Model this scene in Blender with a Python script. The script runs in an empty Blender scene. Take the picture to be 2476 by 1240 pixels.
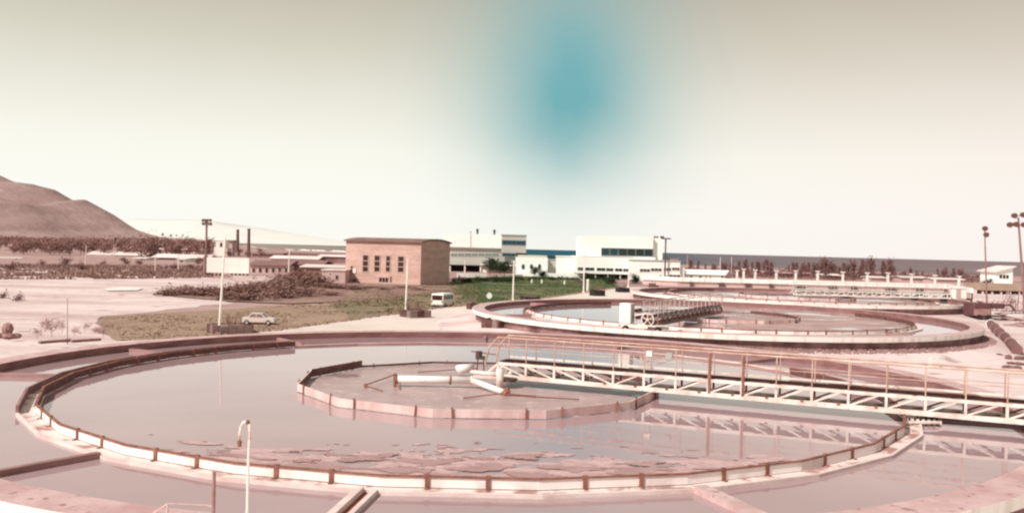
import bpy, bmesh, math, random
from mathutils import Vector, Matrix, noise
random.seed(7)
PI = math.pi
R = math.radians
sc = bpy.context.scene
col = sc.collection

# ------------------------------------------------------------------ camera, sky, sun, exposure
FPX = 2200.0                       # focal length in pixels of the 2476 px wide photograph
H = 6.5                            # eye height above the water of the first tank
ROLL = math.atan(0.0259)
TILT = math.atan(19 / FPX)
cam = bpy.data.objects.new('camera', bpy.data.cameras.new('camera'))
col.objects.link(cam)
cam.data.sensor_width = 36
cam.data.lens = 36 * FPX / 2476
cam.data.clip_start = 0.5
cam.data.clip_end = 60000
cam.matrix_world = Matrix.Translation((0, 0, H)) @ Matrix.Rotation(PI / 2 - TILT, 4, 'X') @ Matrix.Rotation(ROLL, 4, 'Z')
sc.camera = cam

SUN_EL, SUN_DIR = R(43), (-0.74, -0.67)          # the sun stands to the left and behind the camera
world = bpy.data.worlds.new('World')
sc.world = world
world.use_nodes = True
wn, wl = world.node_tree.nodes, world.node_tree.links
wn.clear()


def N(t, **k):
    n = wn.new(t)
    for a, b in k.items():
        setattr(n, a, b)
    return n


def math_n(op, a, b=None, c=None):
    n = N('ShaderNodeMath', operation=op)
    for i, x in enumerate((a, b, c)):
        if x is None:
            continue
        if isinstance(x, (int, float)):
            n.inputs[i].default_value = x
        else:
            wl.new(x, n.inputs[i])
    return n.outputs[0]


tc = N('ShaderNodeTexCoord')
sep = N('ShaderNodeSeparateXYZ')
wl.new(tc.outputs['Generated'], sep.inputs[0])
dx, dy, dz = sep.outputs
ramp = N('ShaderNodeValToRGB')
wl.new(dz, ramp.inputs[0])
el = ramp.color_ramp.elements
el[0].position = 0.0
el[0].color = (1.0, .985, .92, 1)
el[1].position = 1.0
el[1].color = (.22, .23, .21, 1)
for p, c in ((.04, (1.0, 1.0, .93)), (.10, (.97, .96, .86)), (.16, (.82, .80, .69)), (.21, (.68, .65, .54)), (.265, (.55, .51, .41)), (.45, (.42, .41, .36))):
    e = el.new(p)
    e.color = c + (1,)
# slightly rosier towards the east (right)
rose = N('ShaderNodeMix', data_type='RGBA', blend_type='MULTIPLY')
wl.new(math_n('MULTIPLY', math_n('MAXIMUM', dx, 0), 1.8), rose.inputs[0])
rose.inputs[0].default_value = 0
wl.new(ramp.outputs[0], rose.inputs[6])
rose.inputs[7].default_value = (1.0, .93, .95, 1)
# cyan stain of the faded film, painted into the sky colour
ax = math_n('SUBTRACT', dx, 0.055)
ez = math_n('SUBTRACT', dz, 0.165)
up = math_n('GREATER_THAN', ez, 0)
sg = math_n('MULTIPLY_ADD', up, 0.045, 0.105)      # fades slower upwards than downwards
gx = math_n('POWER', math_n('ABSOLUTE', math_n('DIVIDE', ax, 0.100)), 1.9)
gz = math_n('POWER', math_n('ABSOLUTE', math_n('DIVIDE', ez, sg)), 2.3)
g = math_n('EXPONENT', math_n('MULTIPLY', math_n('ADD', gx, gz), -1.0))
nz = N('ShaderNodeTexNoise')
wl.new(tc.outputs['Generated'], nz.inputs['Vector'])
nz.inputs['Scale'].default_value = 9
nz.inputs['Detail'].default_value = 6
g = math_n('MULTIPLY', math_n('MULTIPLY', g, math_n('GREATER_THAN', dy, 0)), math_n('MULTIPLY_ADD', nz.outputs[0], 0.5, 0.68))
blue = N('ShaderNodeMix', data_type='RGBA')
wl.new(math_n('MINIMUM', g, 1.0), blue.inputs[0])
wl.new(rose.outputs[2], blue.inputs[6])
blue.inputs[7].default_value = (.17, .44, .475, 1)
bg = N('ShaderNodeBackground')
wl.new(blue.outputs[2], bg.inputs[0])
bg.inputs[1].default_value = 0.97
sky = N('ShaderNodeTexSky', sky_type='NISHITA', sun_disc=False, sun_elevation=SUN_EL, sun_rotation=math.atan2(SUN_DIR[0], SUN_DIR[1]))
sky.dust_density = 5
bg2 = N('ShaderNodeBackground')
hsv = N('ShaderNodeHueSaturation')
hsv.inputs['Saturation'].default_value = 0.25
wl.new(sky.outputs[0], hsv.inputs['Color'])
wl.new(hsv.outputs[0], bg2.inputs[0])
bg2.inputs[1].default_value = 0.006
add = N('ShaderNodeAddShader')
wl.new(bg.outputs[0], add.inputs[0])
wl.new(bg2.outputs[0], add.inputs[1])
out = N('ShaderNodeOutputWorld')
wl.new(add.outputs[0], out.inputs[0])

sl = bpy.data.lights.new('sun', 'SUN')
sl.energy = 4.5
sl.angle = R(0.6)
sl.color = (1, .94, .88)
so = bpy.data.objects.new('sun', sl)
col.objects.link(so)
sdir = Vector((SUN_DIR[0], SUN_DIR[1], 0)).normalized() * math.cos(SUN_EL) + Vector((0, 0, math.sin(SUN_EL)))
so.rotation_euler = sdir.to_track_quat('Z', 'Y').to_euler()
so.location = (0, 0, 60)

sc.view_settings.view_transform = 'Standard'
sc.view_settings.look = 'None'
sc.view_settings.gamma = 1
sc.view_settings.exposure = 0
sc.view_settings.use_curve_mapping = False
sc.render.engine = 'CYCLES'
sc.cycles.max_bounces = 6
sc.cycles.pixel_filter_type = 'BLACKMAN_HARRIS'
sc.cycles.filter_width = 2.3


# ------------------------------------------------------------------ helpers
def ray(u, v):
    x, y = u - 1238, v - 620
    c, s = math.cos(-ROLL), math.sin(-ROLL)
    xr, yr = x * c - y * s, x * s + y * c
    return Vector((xr / FPX, (FPX * math.cos(TILT) - yr * math.sin(TILT)) / FPX, (-yr * math.cos(TILT) - FPX * math.sin(TILT)) / FPX))


def G(u, v, z):
    """ground point seen at photo pixel u, v on height z"""
    d = ray(u, v)
    return Vector((0, 0, H)) + d * ((z - H) / d.z)


def A(u, v, Y):
    """point seen at photo pixel u, v at distance Y"""
    d = ray(u, v)
    return Vector((0, 0, H)) + d * (Y / d.y)


MATS = {}


def mat(name, c1, c2=None, scale=1.0, rough=.85, bump=0.0, bscale=None, spec=.3, metal=0, detail=5, contrast=(.35, .65), stretch=None, speck=None):
    if name in MATS:
        return MATS[name]
    m = bpy.data.materials.new(name)
    m.use_nodes = True
    n, l = m.node_tree.nodes, m.node_tree.links
    b = n['Principled BSDF']
    b.inputs['Roughness'].default_value = rough
    b.inputs['Metallic'].default_value = metal
    b.inputs['Specular IOR Level'].default_value = spec
    b.inputs['Base Color'].default_value = tuple(c1) + (1,)
    geo = n.new('ShaderNodeNewGeometry')
    vec = geo.outputs['Position']
    if stretch:
        mp = n.new('ShaderNodeMapping')
        mp.inputs['Scale'].default_value = stretch
        l.new(vec, mp.inputs[0])
        vec = mp.outputs[0]
    if c2 is not None:
        t = n.new('ShaderNodeTexNoise')
        t.inputs['Scale'].default_value = scale
        t.inputs['Detail'].default_value = detail
        t.inputs['Roughness'].default_value = .62
        l.new(vec, t.inputs['Vector'])
        r = n.new('ShaderNodeValToRGB')
        r.color_ramp.elements[0].position = contrast[0]
        r.color_ramp.elements[0].color = tuple(c1) + (1,)
        r.color_ramp.elements[1].position = contrast[1]
        r.color_ramp.elements[1].color = tuple(c2) + (1,)
        l.new(t.outputs[0], r.inputs[0])
        o = r.outputs[0]
        if speck:
            t2 = n.new('ShaderNodeTexNoise')
            t2.inputs['Scale'].default_value = speck[0]
            t2.inputs['Detail'].default_value = 3
            l.new(geo.outputs['Position'], t2.inputs['Vector'])
            mr = n.new('ShaderNodeMapRange')
            mr.inputs[1].default_value = speck[1]
            mr.inputs[2].default_value = speck[1] + .08
            l.new(t2.outputs[0], mr.inputs[0])
            mx = n.new('ShaderNodeMix')
            mx.data_type = 'RGBA'
            l.new(mr.outputs[0], mx.inputs[0])
            l.new(o, mx.inputs[6])
            mx.inputs[7].default_value = tuple(speck[2]) + (1,)
            o = mx.outputs[2]
        l.new(o, b.inputs['Base Color'])
    if bump:
        t = n.new('ShaderNodeTexNoise')
        t.inputs['Scale'].default_value = bscale or scale * 4
        t.inputs['Detail'].default_value = 4
        l.new(vec, t.inputs['Vector'])
        bp = n.new('ShaderNodeBump')
        bp.inputs['Strength'].default_value = 1
        bp.inputs['Distance'].default_value = bump
        l.new(t.outputs[0], bp.inputs['Height'])
        l.new(bp.outputs[0], b.inputs['Normal'])
    MATS[name] = m
    return m


WHITE = mat('white paint', (.84, .82, .77), (.74, .71, .65), .25, .6, contrast=(.45, .75))
WHITE_F = mat('white render far', (.90, .90, .86), (.86, .85, .80), .08, .8)
CREAM = mat('cream steel', (.84, .77, .71), (.62, .43, .37), 1.3, .5, contrast=(.42, .70), speck=(6, .66, (.33, .13, .09)))
RUST_SHADE = mat('rusty and shade-dark steel', (.33, .15, .11), (.20, .08, .06), 3, .8, bump=.01)  # real rust, and painted shade on the far side of the bridge trusses
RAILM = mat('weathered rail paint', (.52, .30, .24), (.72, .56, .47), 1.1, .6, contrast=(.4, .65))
DARKM = mat('dark steel', (.09, .045, .04), (.14, .08, .07), 2, .6)
BLACKM = mat('plain black metal', (.02, .018, .016), None, rough=.7)  # even black for wheels and dark panes
ALGAE = mat('wet algae concrete', (.10, .042, .04), (.19, .09, .083), 1.2, .7, bump=.01, stretch=(1, 1, 3), contrast=(.3, .7))
ALGAE2 = mat('dry stained concrete', (.44, .26, .25), (.27, .145, .135), .5, .8, bump=.01, stretch=(1, 1, 4))
PINKC = mat('rosy concrete', (.66, .49, .47), (.50, .33, .32), .8, .85, bump=.02, bscale=6, speck=(3.1, .62, (.40, .22, .21)))
PALEC = mat('pale concrete', (.80, .70, .66), (.66, .50, .47), .7, .85, bump=.015, bscale=5)
WEIR = mat('whitewashed weir boards', (.88, .80, .77), (.66, .52, .50), .9, .6, contrast=(.5, .8))
BAFF = mat('pink baffle boards', (.82, .64, .61), (.60, .40, .38), 1.0, .7, stretch=(1, 1, .4), contrast=(.35, .65))
FASC = mat('whitewashed rim', (.90, .84, .79), (.60, .44, .40), 1.6, .7, stretch=(1, 1, .15), contrast=(.5, .78))
FOOT_SHADE = mat('shade-dark tank foot', (.13, .065, .06), (.33, .20, .19), .6, .95, bump=.05, bscale=3)  # dark tone paints the shadow under the rim overhang
BRICK = None
GLASS_D = mat('dark window glass', (.05, .018, .015), rough=.15, spec=.5)
GLASS_T = mat('teal window glass', (.012, .05, .065), rough=.25, spec=.4)
GLASS_K = mat('dark green glass', (.008, .018, .018), rough=.3, spec=.3)
GREYW = mat('grey render', (.50, .49, .44), (.42, .41, .37), .1, .85)
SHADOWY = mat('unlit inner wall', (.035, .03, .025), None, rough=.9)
ROOF_B = mat('brown roofing felt', (.20, .11, .09), (.28, .17, .15), .5, .9)
FAR_D = mat('dusty brown cladding', (.30, .185, .17), (.38, .25, .23), .1, .9)
FAR_P = mat('dusty pink render', (.62, .46, .44), (.52, .37, .35), .08, .9)
FAR_W = mat('dusty white roofing', (.86, .76, .73), (.72, .60, .57), .08, .8)
ASPH = mat('dusty asphalt', (.76, .66, .60), (.66, .55, .50), .10, .95, bump=.02, bscale=2, speck=(1.3, .68, (.50, .38, .34)))
TYRE = mat('tyre rubber', (.035, .02, .02), rough=.9)
CARW = mat('off white car paint', (.66, .55, .50), rough=.35, spec=.5)


def brick_mat():
    m = bpy.data.materials.new('pink brickwork')
    m.use_nodes = True
    n, l = m.node_tree.nodes, m.node_tree.links
    b = n['Principled BSDF']
    b.inputs['Roughness'].default_value = .9
    tcn = n.new('ShaderNodeTexCoord')
    br = n.new('ShaderNodeTexBrick')
    br.inputs['Scale'].default_value = 1
    br.inputs['Brick Width'].default_value = .62
    br.inputs['Row Height'].default_value = .21
    br.inputs['Mortar Size'].default_value = .02
    br.inputs['Color1'].default_value = (.60, .40, .345, 1)
    br.inputs['Color2'].default_value = (.49, .31, .265, 1)
    br.inputs['Mortar'].default_value = (.68, .50, .44, 1)
    l.new(tcn.outputs['UV'], br.inputs['Vector'])
    t = n.new('ShaderNodeTexNoise')
    t.inputs['Scale'].default_value = .35
    t.inputs['Detail'].default_value = 6
    geo = n.new('ShaderNodeNewGeometry')
    mp = n.new('ShaderNodeMapping')
    mp.inputs['Scale'].default_value = (.5, .5, 3)
    l.new(geo.outputs['Position'], mp.inputs[0])
    l.new(mp.outputs[0], t.inputs['Vector'])
    mx = n.new('ShaderNodeMix')
    mx.data_type = 'RGBA'
    mx.blend_type = 'MULTIPLY'
    mx.inputs[0].default_value = .8
    r = n.new('ShaderNodeValToRGB')
    r.color_ramp.elements[0].position = .3
    r.color_ramp.elements[0].color = (.78, .74, .72, 1)
    r.color_ramp.elements[1].position = .65
    r.color_ramp.elements[1].color = (1.12, 1.1, 1.08, 1)
    l.new(t.outputs[0], r.inputs[0])
    l.new(br.outputs[0], mx.inputs[6])
    l.new(r.outputs[0], mx.inputs[7])
    l.new(mx.outputs[2], b.inputs['Base Color'])
    return m


BRICK = brick_mat()


def tag(o, label=None, cat=None, group=None, kind=None):
    if label:
        o['label'] = label
    if cat:
        o['category'] = cat
    if group:
        o['group'] = group
    if kind:
        o['kind'] = kind
    return o


def empty(name, loc, rz=0, label=None, cat=None, group=None):
    o = bpy.data.objects.new(name, None)
    col.objects.link(o)
    o.empty_display_size = .3
    o.location = loc
    o.rotation_euler = (0, 0, rz)
    return tag(o, label, cat, group)


class MB:
    """collects faces; build() links them as one mesh object"""

    def __init__(s, off=(0, 0, 0)):
        s.v, s.f, s.mi, s.off = [], [], [], Vector(off)

    def face(s, pts, mi=0):
        b = len(s.v)
        s.v += [Vector(p) - s.off for p in pts]
        s.f.append(list(range(b, b + len(pts))))
        s.mi.append(mi)

    def hexa(s, lo, hi, mi=0, mis=None):
        """lo, hi: four points each, counter-clockwise from above"""
        b = len(s.v)
        s.v += [Vector(p) - s.off for p in list(lo) + list(hi)]
        fs = [(3, 2, 1, 0), (4, 5, 6, 7)] + [(i, (i + 1) % 4, 4 + (i + 1) % 4, 4 + i) for i in range(4)]
        for k, f in enumerate(fs):
            s.f.append([b + i for i in f])
            s.mi.append(mis[k] if mis else mi)

    def box(s, x0, x1, y0, y1, z0, z1, mi=0):
        s.hexa([(x0, y0, z0), (x1, y0, z0), (x1, y1, z0), (x0, y1, z0)], [(x0, y0, z1), (x1, y0, z1), (x1, y1, z1), (x0, y1, z1)], mi)

    def beam(s, p, q, w, h, mi=0):
        p, q = Vector(p), Vector(q)
        d = (q - p).normalized()
        up = Vector((0, 0, 1)) if abs(d.z) < .95 else Vector((0, 1, 0))
        sx = d.cross(up).normalized() * w / 2
        sy = sx.cross(d).normalized() * h / 2
        s.hexa([p - sx - sy, p + sx - sy, p + sx + sy, p - sx + sy], [q - sx - sy, q + sx - sy, q + sx + sy, q - sx + sy], mi)

    def tube(s, pts, r, n=8, mi=0, cap=True, r2=None):
        pts = [Vector(p) for p in pts]
        rings = []
        for i, p in enumerate(pts):
            d = (pts[min(i + 1, len(pts) - 1)] - pts[max(i - 1, 0)]).normalized()
            up = Vector((0, 0, 1)) if abs(d.z) < .9 else Vector((0, 1, 0))
            a = d.cross(up).normalized()
            b_ = a.cross(d).normalized()
            rr = r if r2 is None else r + (r2 - r) * i / max(1, len(pts) - 1)
            base = len(s.v)
            for k in range(n):
                t = 2 * PI * k / n
                s.v.append(p + (a * math.cos(t) + b_ * math.sin(t)) * rr - s.off)
            rings.append(base)
        for i in range(len(rings) - 1):
            for k in range(n):
                s.f.append([rings[i] + k, rings[i] + (k + 1) % n, rings[i + 1] + (k + 1) % n, rings[i + 1] + k])
                s.mi.append(mi)
        if cap:
            s.f.append([rings[0] + k for k in range(n)][::-1])
            s.f.append([rings[-1] + k for k in range(n)])
            s.mi += [mi, mi]

    def lathe(s, prof, n=96, a0=0, a1=2 * PI, mis=None, c=(0, 0)):
        """prof: closed list of (r, z); revolve"""
        full = abs(a1 - a0 - 2 * PI) < 1e-6
        m = n if full else n + 1
        base = len(s.v)
        for i in range(m):
            t = a0 + (a1 - a0) * i / n
            for r, z in prof:
                s.v.append(Vector((c[0] + r * math.cos(t), c[1] + r * math.sin(t), z)) - s.off)
        k = len(prof)
        for i in range(n):
            j = (i + 1) % m
            for q in range(k):
                q2 = (q + 1) % k
                s.f.append([base + i * k + q, base + j * k + q, base + j * k + q2, base + i * k + q2])
                s.mi.append(mis[q] if mis else 0)
        if not full:
            s.f.append([base + q for q in range(k)])
            s.f.append([base + n * k + q for q in range(k)][::-1])
            s.mi += [0, 0]

    def ball(s, c, r, n=8, squash=1, mi=0):
        c = Vector(c)
        base = len(s.v)
        m = max(4, n // 2)
        for i in range(m + 1):
            ph = PI * i / m
            for k in range(n):
                t = 2 * PI * k / n
                s.v.append(c + Vector((math.sin(ph) * math.cos(t), math.sin(ph) * math.sin(t), math.cos(ph) * squash)) * r - s.off)
        for i in range(m):
            for k in range(n):
                s.f.append([base + i * n + k, base + (i + 1) * n + k, base + (i + 1) * n + (k + 1) % n, base + i * n + (k + 1) % n])
                s.mi.append(mi)

    def build(s, name, m, parent=None, smooth=False, fix=True, bevel=0):
        me = bpy.data.meshes.new(name)
        me.from_pydata([tuple(v) for v in s.v], [], s.f)
        for mm in (m if isinstance(m, (list, tuple)) else [m]):
            me.materials.append(mm)
        if isinstance(m, (list, tuple)):
            me.polygons.foreach_set('material_index', s.mi)
        if fix:
            bm = bmesh.new()
            bm.from_mesh(me)
            bmesh.ops.recalc_face_normals(bm, faces=bm.faces)
            if bevel:
                bmesh.ops.bevel(bm, geom=bm.edges[:], offset=bevel, segments=1, affect='EDGES')
            bm.to_mesh(me)
            bm.free()
        if smooth:
            me.polygons.foreach_set('use_smooth', [True] * len(me.polygons))
        me.update()
        o = bpy.data.objects.new(name, me)
        col.objects.link(o)
        if parent:
            o.parent = parent
        return o


def copy_tree(o, parent=None):
    c = o.copy()
    col.objects.link(c)
    c.parent = parent
    for ch in list(o.children):
        copy_tree(ch, c)
    return c


def sheet(name, pts, z, m, sub=0, jag=0.0, kind='structure'):
    """a flat sheet over polygon pts (x, y) with a frayed edge"""
    P = []
    n = len(pts)
    for i in range(n):
        a, b = Vector(pts[i][:2]), Vector(pts[(i + 1) % n][:2])
        k = max(1, int((b - a).length / sub)) if sub else 1
        for j in range(k):
            p = a.lerp(b, j / k)
            if jag:
                p = p + Vector((noise.noise((p.x * .35, p.y * .35, 1)), noise.noise((p.x * .35, p.y * .35, 9)))) * jag
            P.append((p.x, p.y, z))
    me = bpy.data.meshes.new(name)
    bm = bmesh.new()
    f = bm.faces.new([bm.verts.new(p) for p in P])
    bmesh.ops.triangulate(bm, faces=[f])
    bmesh.ops.recalc_face_normals(bm, faces=bm.faces)
    for f in bm.faces:
        if f.normal.z < 0:
            f.normal_flip()
    bm.to_mesh(me)
    bm.free()
    me.materials.append(m)
    o = bpy.data.objects.new(name, me)
    col.objects.link(o)
    return tag(o, kind=kind)


# ------------------------------------------------------------------ terrain and sea
ZP, ZF, ZS = -0.9, -2.4, -4.6     # platform round the tanks, lower field, sea
SAND = mat('pale rosy sand', (.76, .62, .605), (.56, .41, .39), .05, .95, bump=.15, bscale=.9, detail=9, contrast=(.40, .64), stretch=(1, 2.2, 1), speck=(.35, .62, (.44, .30, .28)))
FIELD = mat('dusty field', (.47, .31, .29), (.36, .22, .205), .012, .95, bump=.2, bscale=.5, contrast=(.40, .60), speck=(.09, .60, (.36, .22, .20)))
GRASS_L = mat('dry brown grass', (.38, .265, .19), (.30, .20, .145), .12, .95, bump=.25, bscale=2.5, speck=(.9, .62, (.46, .34, .27)))
GRASS_M = mat('olive grass', (.19, .165, .09), (.28, .20, .14), .10, .95, bump=.3, bscale=2, contrast=(.4, .6), speck=(.7, .62, (.10, .10, .045)))
GRASS_G = mat('green lawn', (.05, .09, .03), (.17, .16, .085), .11, .95, bump=.35, bscale=1.5, contrast=(.42, .6), speck=(.22, .58, (.028, .05, .018)))

land = [(-9000, -60), (900, -60), (900, 400), (700, 470), (430, 520), (300, 560), (180, 640), (60, 760), (-120, 950), (-330, 1200), (-560, 1900), (-1000, 3300), (-3000, 9500), (-9000, 9500)]
sheet('ground', land, ZF, FIELD, 40, 12)


def sea_mat():
    m = bpy.data.materials.new('sea water')
    m.use_nodes = True
    n, l = m.node_tree.nodes, m.node_tree.links
    b = n['Principled BSDF']
    b.inputs['Roughness'].default_value = .8
    b.inputs['Specular IOR Level'].default_value = .04
    geo = n.new('ShaderNodeNewGeometry')
    sp = n.new('ShaderNodeSeparateXYZ')
    l.new(geo.outputs['Position'], sp.inputs[0])
    dv = n.new('ShaderNodeMath')
    dv.operation = 'DIVIDE'
    l.new(sp.outputs[0], dv.inputs[0])
    l.new(sp.outputs[1], dv.inputs[1])
    mr = n.new('ShaderNodeMapRange')
    mr.inputs[1].default_value = -.3
    mr.inputs[2].default_value = .6
    l.new(dv.outputs[0], mr.inputs[0])
    r = n.new('ShaderNodeValToRGB')
    e = r.color_ramp.elements
    e[0].position, e[0].color = 0, (.34, .28, .245, 1)
    e[1].position, e[1].color = 1, (.22, .165, .17, 1)
    for p, c in ((.13, (.25, .23, .20)), (.33, (.02, .09, .115)), (.42, (.012, .10, .15)), (.50, (.07, .105, .125)), (.58, (.17, .15, .165)), (.72, (.20, .16, .165))):
        x = e.new(p)
        x.color = c + (1,)
    l.new(mr.outputs[0], r.inputs[0])
    t = n.new('ShaderNodeTexNoise')
    t.inputs['Scale'].default_value = 1
    t.inputs['Detail'].default_value = 6
    mp = n.new('ShaderNodeMapping')
    mp.inputs['Scale'].default_value = (.01, .0025, 1)
    l.new(geo.outputs['Position'], mp.inputs[0])
    l.new(mp.outputs[0], t.inputs['Vector'])
    r2 = n.new('ShaderNodeValToRGB')
    r2.color_ramp.elements[0].position, r2.color_ramp.elements[0].color = .35, (.86, .86, .87, 1)
    r2.color_ramp.elements[1].position, r2.color_ramp.elements[1].color = .7, (1.12, 1.1, 1.1, 1)
    l.new(t.outputs[0], r2.inputs[0])
    mx = n.new('ShaderNodeMix')
    mx.data_type = 'RGBA'
    mx.blend_type = 'MULTIPLY'
    mx.inputs[0].default_value = 1
    l.new(r.outputs[0], mx.inputs[6])
    l.new(r2.outputs[0], mx.inputs[7])
    l.new(mx.outputs[2], b.inputs['Base Color'])
    return m


SEA = sea_mat()
sheet('sea', [(-25000, 200), (25000, 200), (40000, 42000), (-40000, 42000)], ZS, SEA)
# shore bank: the land sheet ends in a slope down to the water
b = MB()
sh = land[2:13]
for i in range(len(sh) - 1):
    a, c = Vector(sh[i] + (ZF,)), Vector(sh[i + 1] + (ZF,))
    b.face([a, c, c + Vector((25, 25, ZS - ZF - .3)), a + Vector((25, 25, ZS - ZF - .3))])
tag(b.build('shore_bank', SAND), kind='structure')
# surf breaking on the shore
b = MB()
for (u, v, w) in ((765, 607, 22), (745, 606, 16), (815, 609, 12), (785, 609, 14), (700, 606, 10), (835, 610, 10)):
    p = G(u, v + 1, ZS)
    for k in range(26):
        t = random.uniform(-1, 1)
        x, y = p.x + t * w * 1.0, p.y + random.uniform(-14, 14)
        h = random.uniform(.8, 3.0) * (1 - t * t)
        s = random.uniform(2, 6)
        b.hexa([(x - s, y - 1, ZS), (x + s, y - 1, ZS), (x + s, y + 1, ZS), (x - s, y + 1, ZS)], [(x - s * .5, y, ZS + h), (x + s * .4, y, ZS + h * .8), (x + s * .4, y + .5, ZS + h * .8), (x - s * .5, y + .5, ZS + h)])
tag(b.build('surf', mat('surf foam', (.85, .78, .74), rough=1)), 'white surf breaking on the shore left of the brick building', 'surf', kind='stuff')


# platform round the tanks, with an embankment falling to the field
edge = [(-62, 30), (-46, 50), (-31.5, 62), (-23.8, 69.8), (-19.8, 76.3), (-8.7, 109.5), (4.6, 136.6), (23.7, 190), (40, 196), (120, 205), (150, 160), (170, 20), (170, -40), (-62, -40)]
sheet('tank_platform_ground', edge, ZP, SAND, 3, .6)
b = MB()
n = len(edge)
cen = Vector((45, 80))
for i in range(n - 1):
    a, c = Vector(edge[i]), Vector(edge[i + 1])
    k = max(1, int((c - a).length / 4))
    for j in range(k):
        p, q = a.lerp(c, j / k), a.lerp(c, (j + 1) / k)
        d = Vector(((c - a).y, -(c - a).x)).normalized()
        if d.dot(p - cen) < 0:
            d = -d
        r_ = 6
        b.face([(p.x, p.y, ZP - .02), (q.x, q.y, ZP - .02), (q.x + d.x * r_, q.y + d.y * r_, ZF - .05), (p.x + d.x * r_, p.y + d.y * r_, ZF - .05)])
tag(b.build('embankment', GRASS_L), kind='structure')
# roadway between the first tank and the field
road = [(-30.5, 62.5), (-23.2, 69.8), (-19.3, 76.3), (-8.2, 109.2), (5.1, 136.3), (24.2, 189), (32, 189), (14, 133), (4, 116), (-6.5, 93), (-6, 73), (-14, 69), (-22, 64)]
sheet('roadway', road, ZP + .02, ASPH, 3, .25)
# dry verge behind the road edge (a kerb of earth and weeds)
b = MB()
for i in range(3, 7):
    a, c = Vector(edge[i]), Vector(edge[i + 1])
    L = (c - a).length
    for j in range(int(L / .5)):
        p = a.lerp(c, j * .5 / L) + Vector((random.uniform(-.3, .3), random.uniform(-.3, .3)))
        h = random.uniform(.05, .28)
        s = random.uniform(.15, .45)
        b.hexa([(p.x - s, p.y - s, ZP - .05), (p.x + s, p.y - s, ZP - .05), (p.x + s, p.y + s, ZP - .05), (p.x - s, p.y + s, ZP - .05)],
               [(p.x - s * .3, p.y - s * .3, ZP + h), (p.x + s * .3, p.y - s * .2, ZP + h), (p.x + s * .3, p.y + s * .3, ZP + h), (p.x - s * .3, p.y + s * .3, ZP + h)])
tag(b.build('verge_weeds', mat('verge weeds', (.20, .13, .09), (.30, .20, .15), .5)), 'brown weeds along the edge of the pale roadway', 'weeds', kind='stuff')


def gp(pts, z):
    return [tuple(G(u, v, z)[:2]) for u, v in pts]


def zone(name, pix, m, k, jag=1.5):
    sheet(name, gp(pix, ZF), ZF + .03 * k, m, 4, jag)


zone('sandy_field', [(-120, 672), (60, 668), (300, 666), (520, 672), (620, 680), (640, 700), (560, 735), (240, 765), (300, 850), (-200, 900)], SAND, 1, 3)
zone('dry_grass_strip', [(240, 768), (420, 757), (600, 745), (760, 737), (860, 728), (1000, 700), (1080, 760), (700, 850), (300, 860)], GRASS_L, 2)
zone('olive_grass', [(800, 742), (850, 722), (860, 700), (1000, 692), (1100, 680), (1160, 672), (1230, 680), (1250, 760), (1000, 800), (840, 770)], GRASS_M, 3, 2.5)
zone('lawn', [(1110, 712), (1085, 690), (1130, 672), (1300, 668), (1480, 674), (1560, 690), (1500, 700), (1380, 760), (1180, 760)], GRASS_G, 4, 2)
zone('scrub_ground', [(400, 716), (520, 700), (700, 672), (1020, 690), (1120, 695), (1010, 715), (860, 728), (700, 736), (560, 730)], mat('scrub earth', (.26, .15, .125), (.34, .22, .18), .1, .95, bump=.3, bscale=1), 5, 2)
zone('bare_sand_patch', [(250, 700), (300, 696), (345, 699), (330, 704), (260, 705)], mat('white sand', (.92, .82, .78), (.82, .70, .67), .2), 6, .5)
zone('bare_sand_patch', [(550, 664), (620, 668), (780, 678), (700, 690), (640, 686), (570, 690)], mat('rosy sand', (.66, .50, .47), (.55, .40, .37), .2), 6, 2)
zone('bare_sand_patch', [(0, 650), (140, 652), (150, 660), (0, 668)], SAND, 6, 3)
zone('bare_sand_patch', [(2330, 690), (2700, 690), (2700, 760), (2330, 745)], SAND, 3, 3)
zone('asphalt_yard', [(1480, 672), (1660, 676), (2300, 700), (2300, 712), (1500, 700)], mat('brown yard earth', (.42, .27, .25), (.30, .18, .17), .08, .95, bump=.1, bscale=1), 5, 2)


# grass clumps that break up the lawn and the dry grass
def clumps(name, pix, count, m, hmin, hmax, label):
    P = [Vector(q) for q in gp(pix, ZF)]
    xs, ys = [p.x for p in P], [p.y for p in P]
    b = MB()
    k = 0
    tries = 0
    while k < count and tries < count * 20:
        tries += 1
        x, y = random.uniform(min(xs), max(xs)), random.uniform(min(ys), max(ys))
        ins = False
        for i in range(len(P)):
            a, c = P[i], P[i - 1]
            if (a.y > y) != (c.y > y) and x < (c.x - a.x) * (y - a.y) / (c.y - a.y) + a.x:
                ins = not ins
        if not ins or noise.noise((x * .12, y * .12, 3)) < -.12:
            continue
        k += 1
        h = random.uniform(hmin, hmax)
        for j in range(3):
            a = random.uniform(0, PI)
            s = random.uniform(.1, .35)
            ox, oy = random.uniform(-.25, .25), random.uniform(-.25, .25)
            b.face([(x + ox - s * math.cos(a), y + oy - s * math.sin(a), ZF), (x + ox + s * math.cos(a), y + oy + s * math.sin(a), ZF), (x + ox + random.uniform(-.2, .2), y + oy + random.uniform(-.2, .2), ZF + h)])
    tag(b.build(name, m, fix=False), label, 'grass', kind='stuff')


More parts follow.
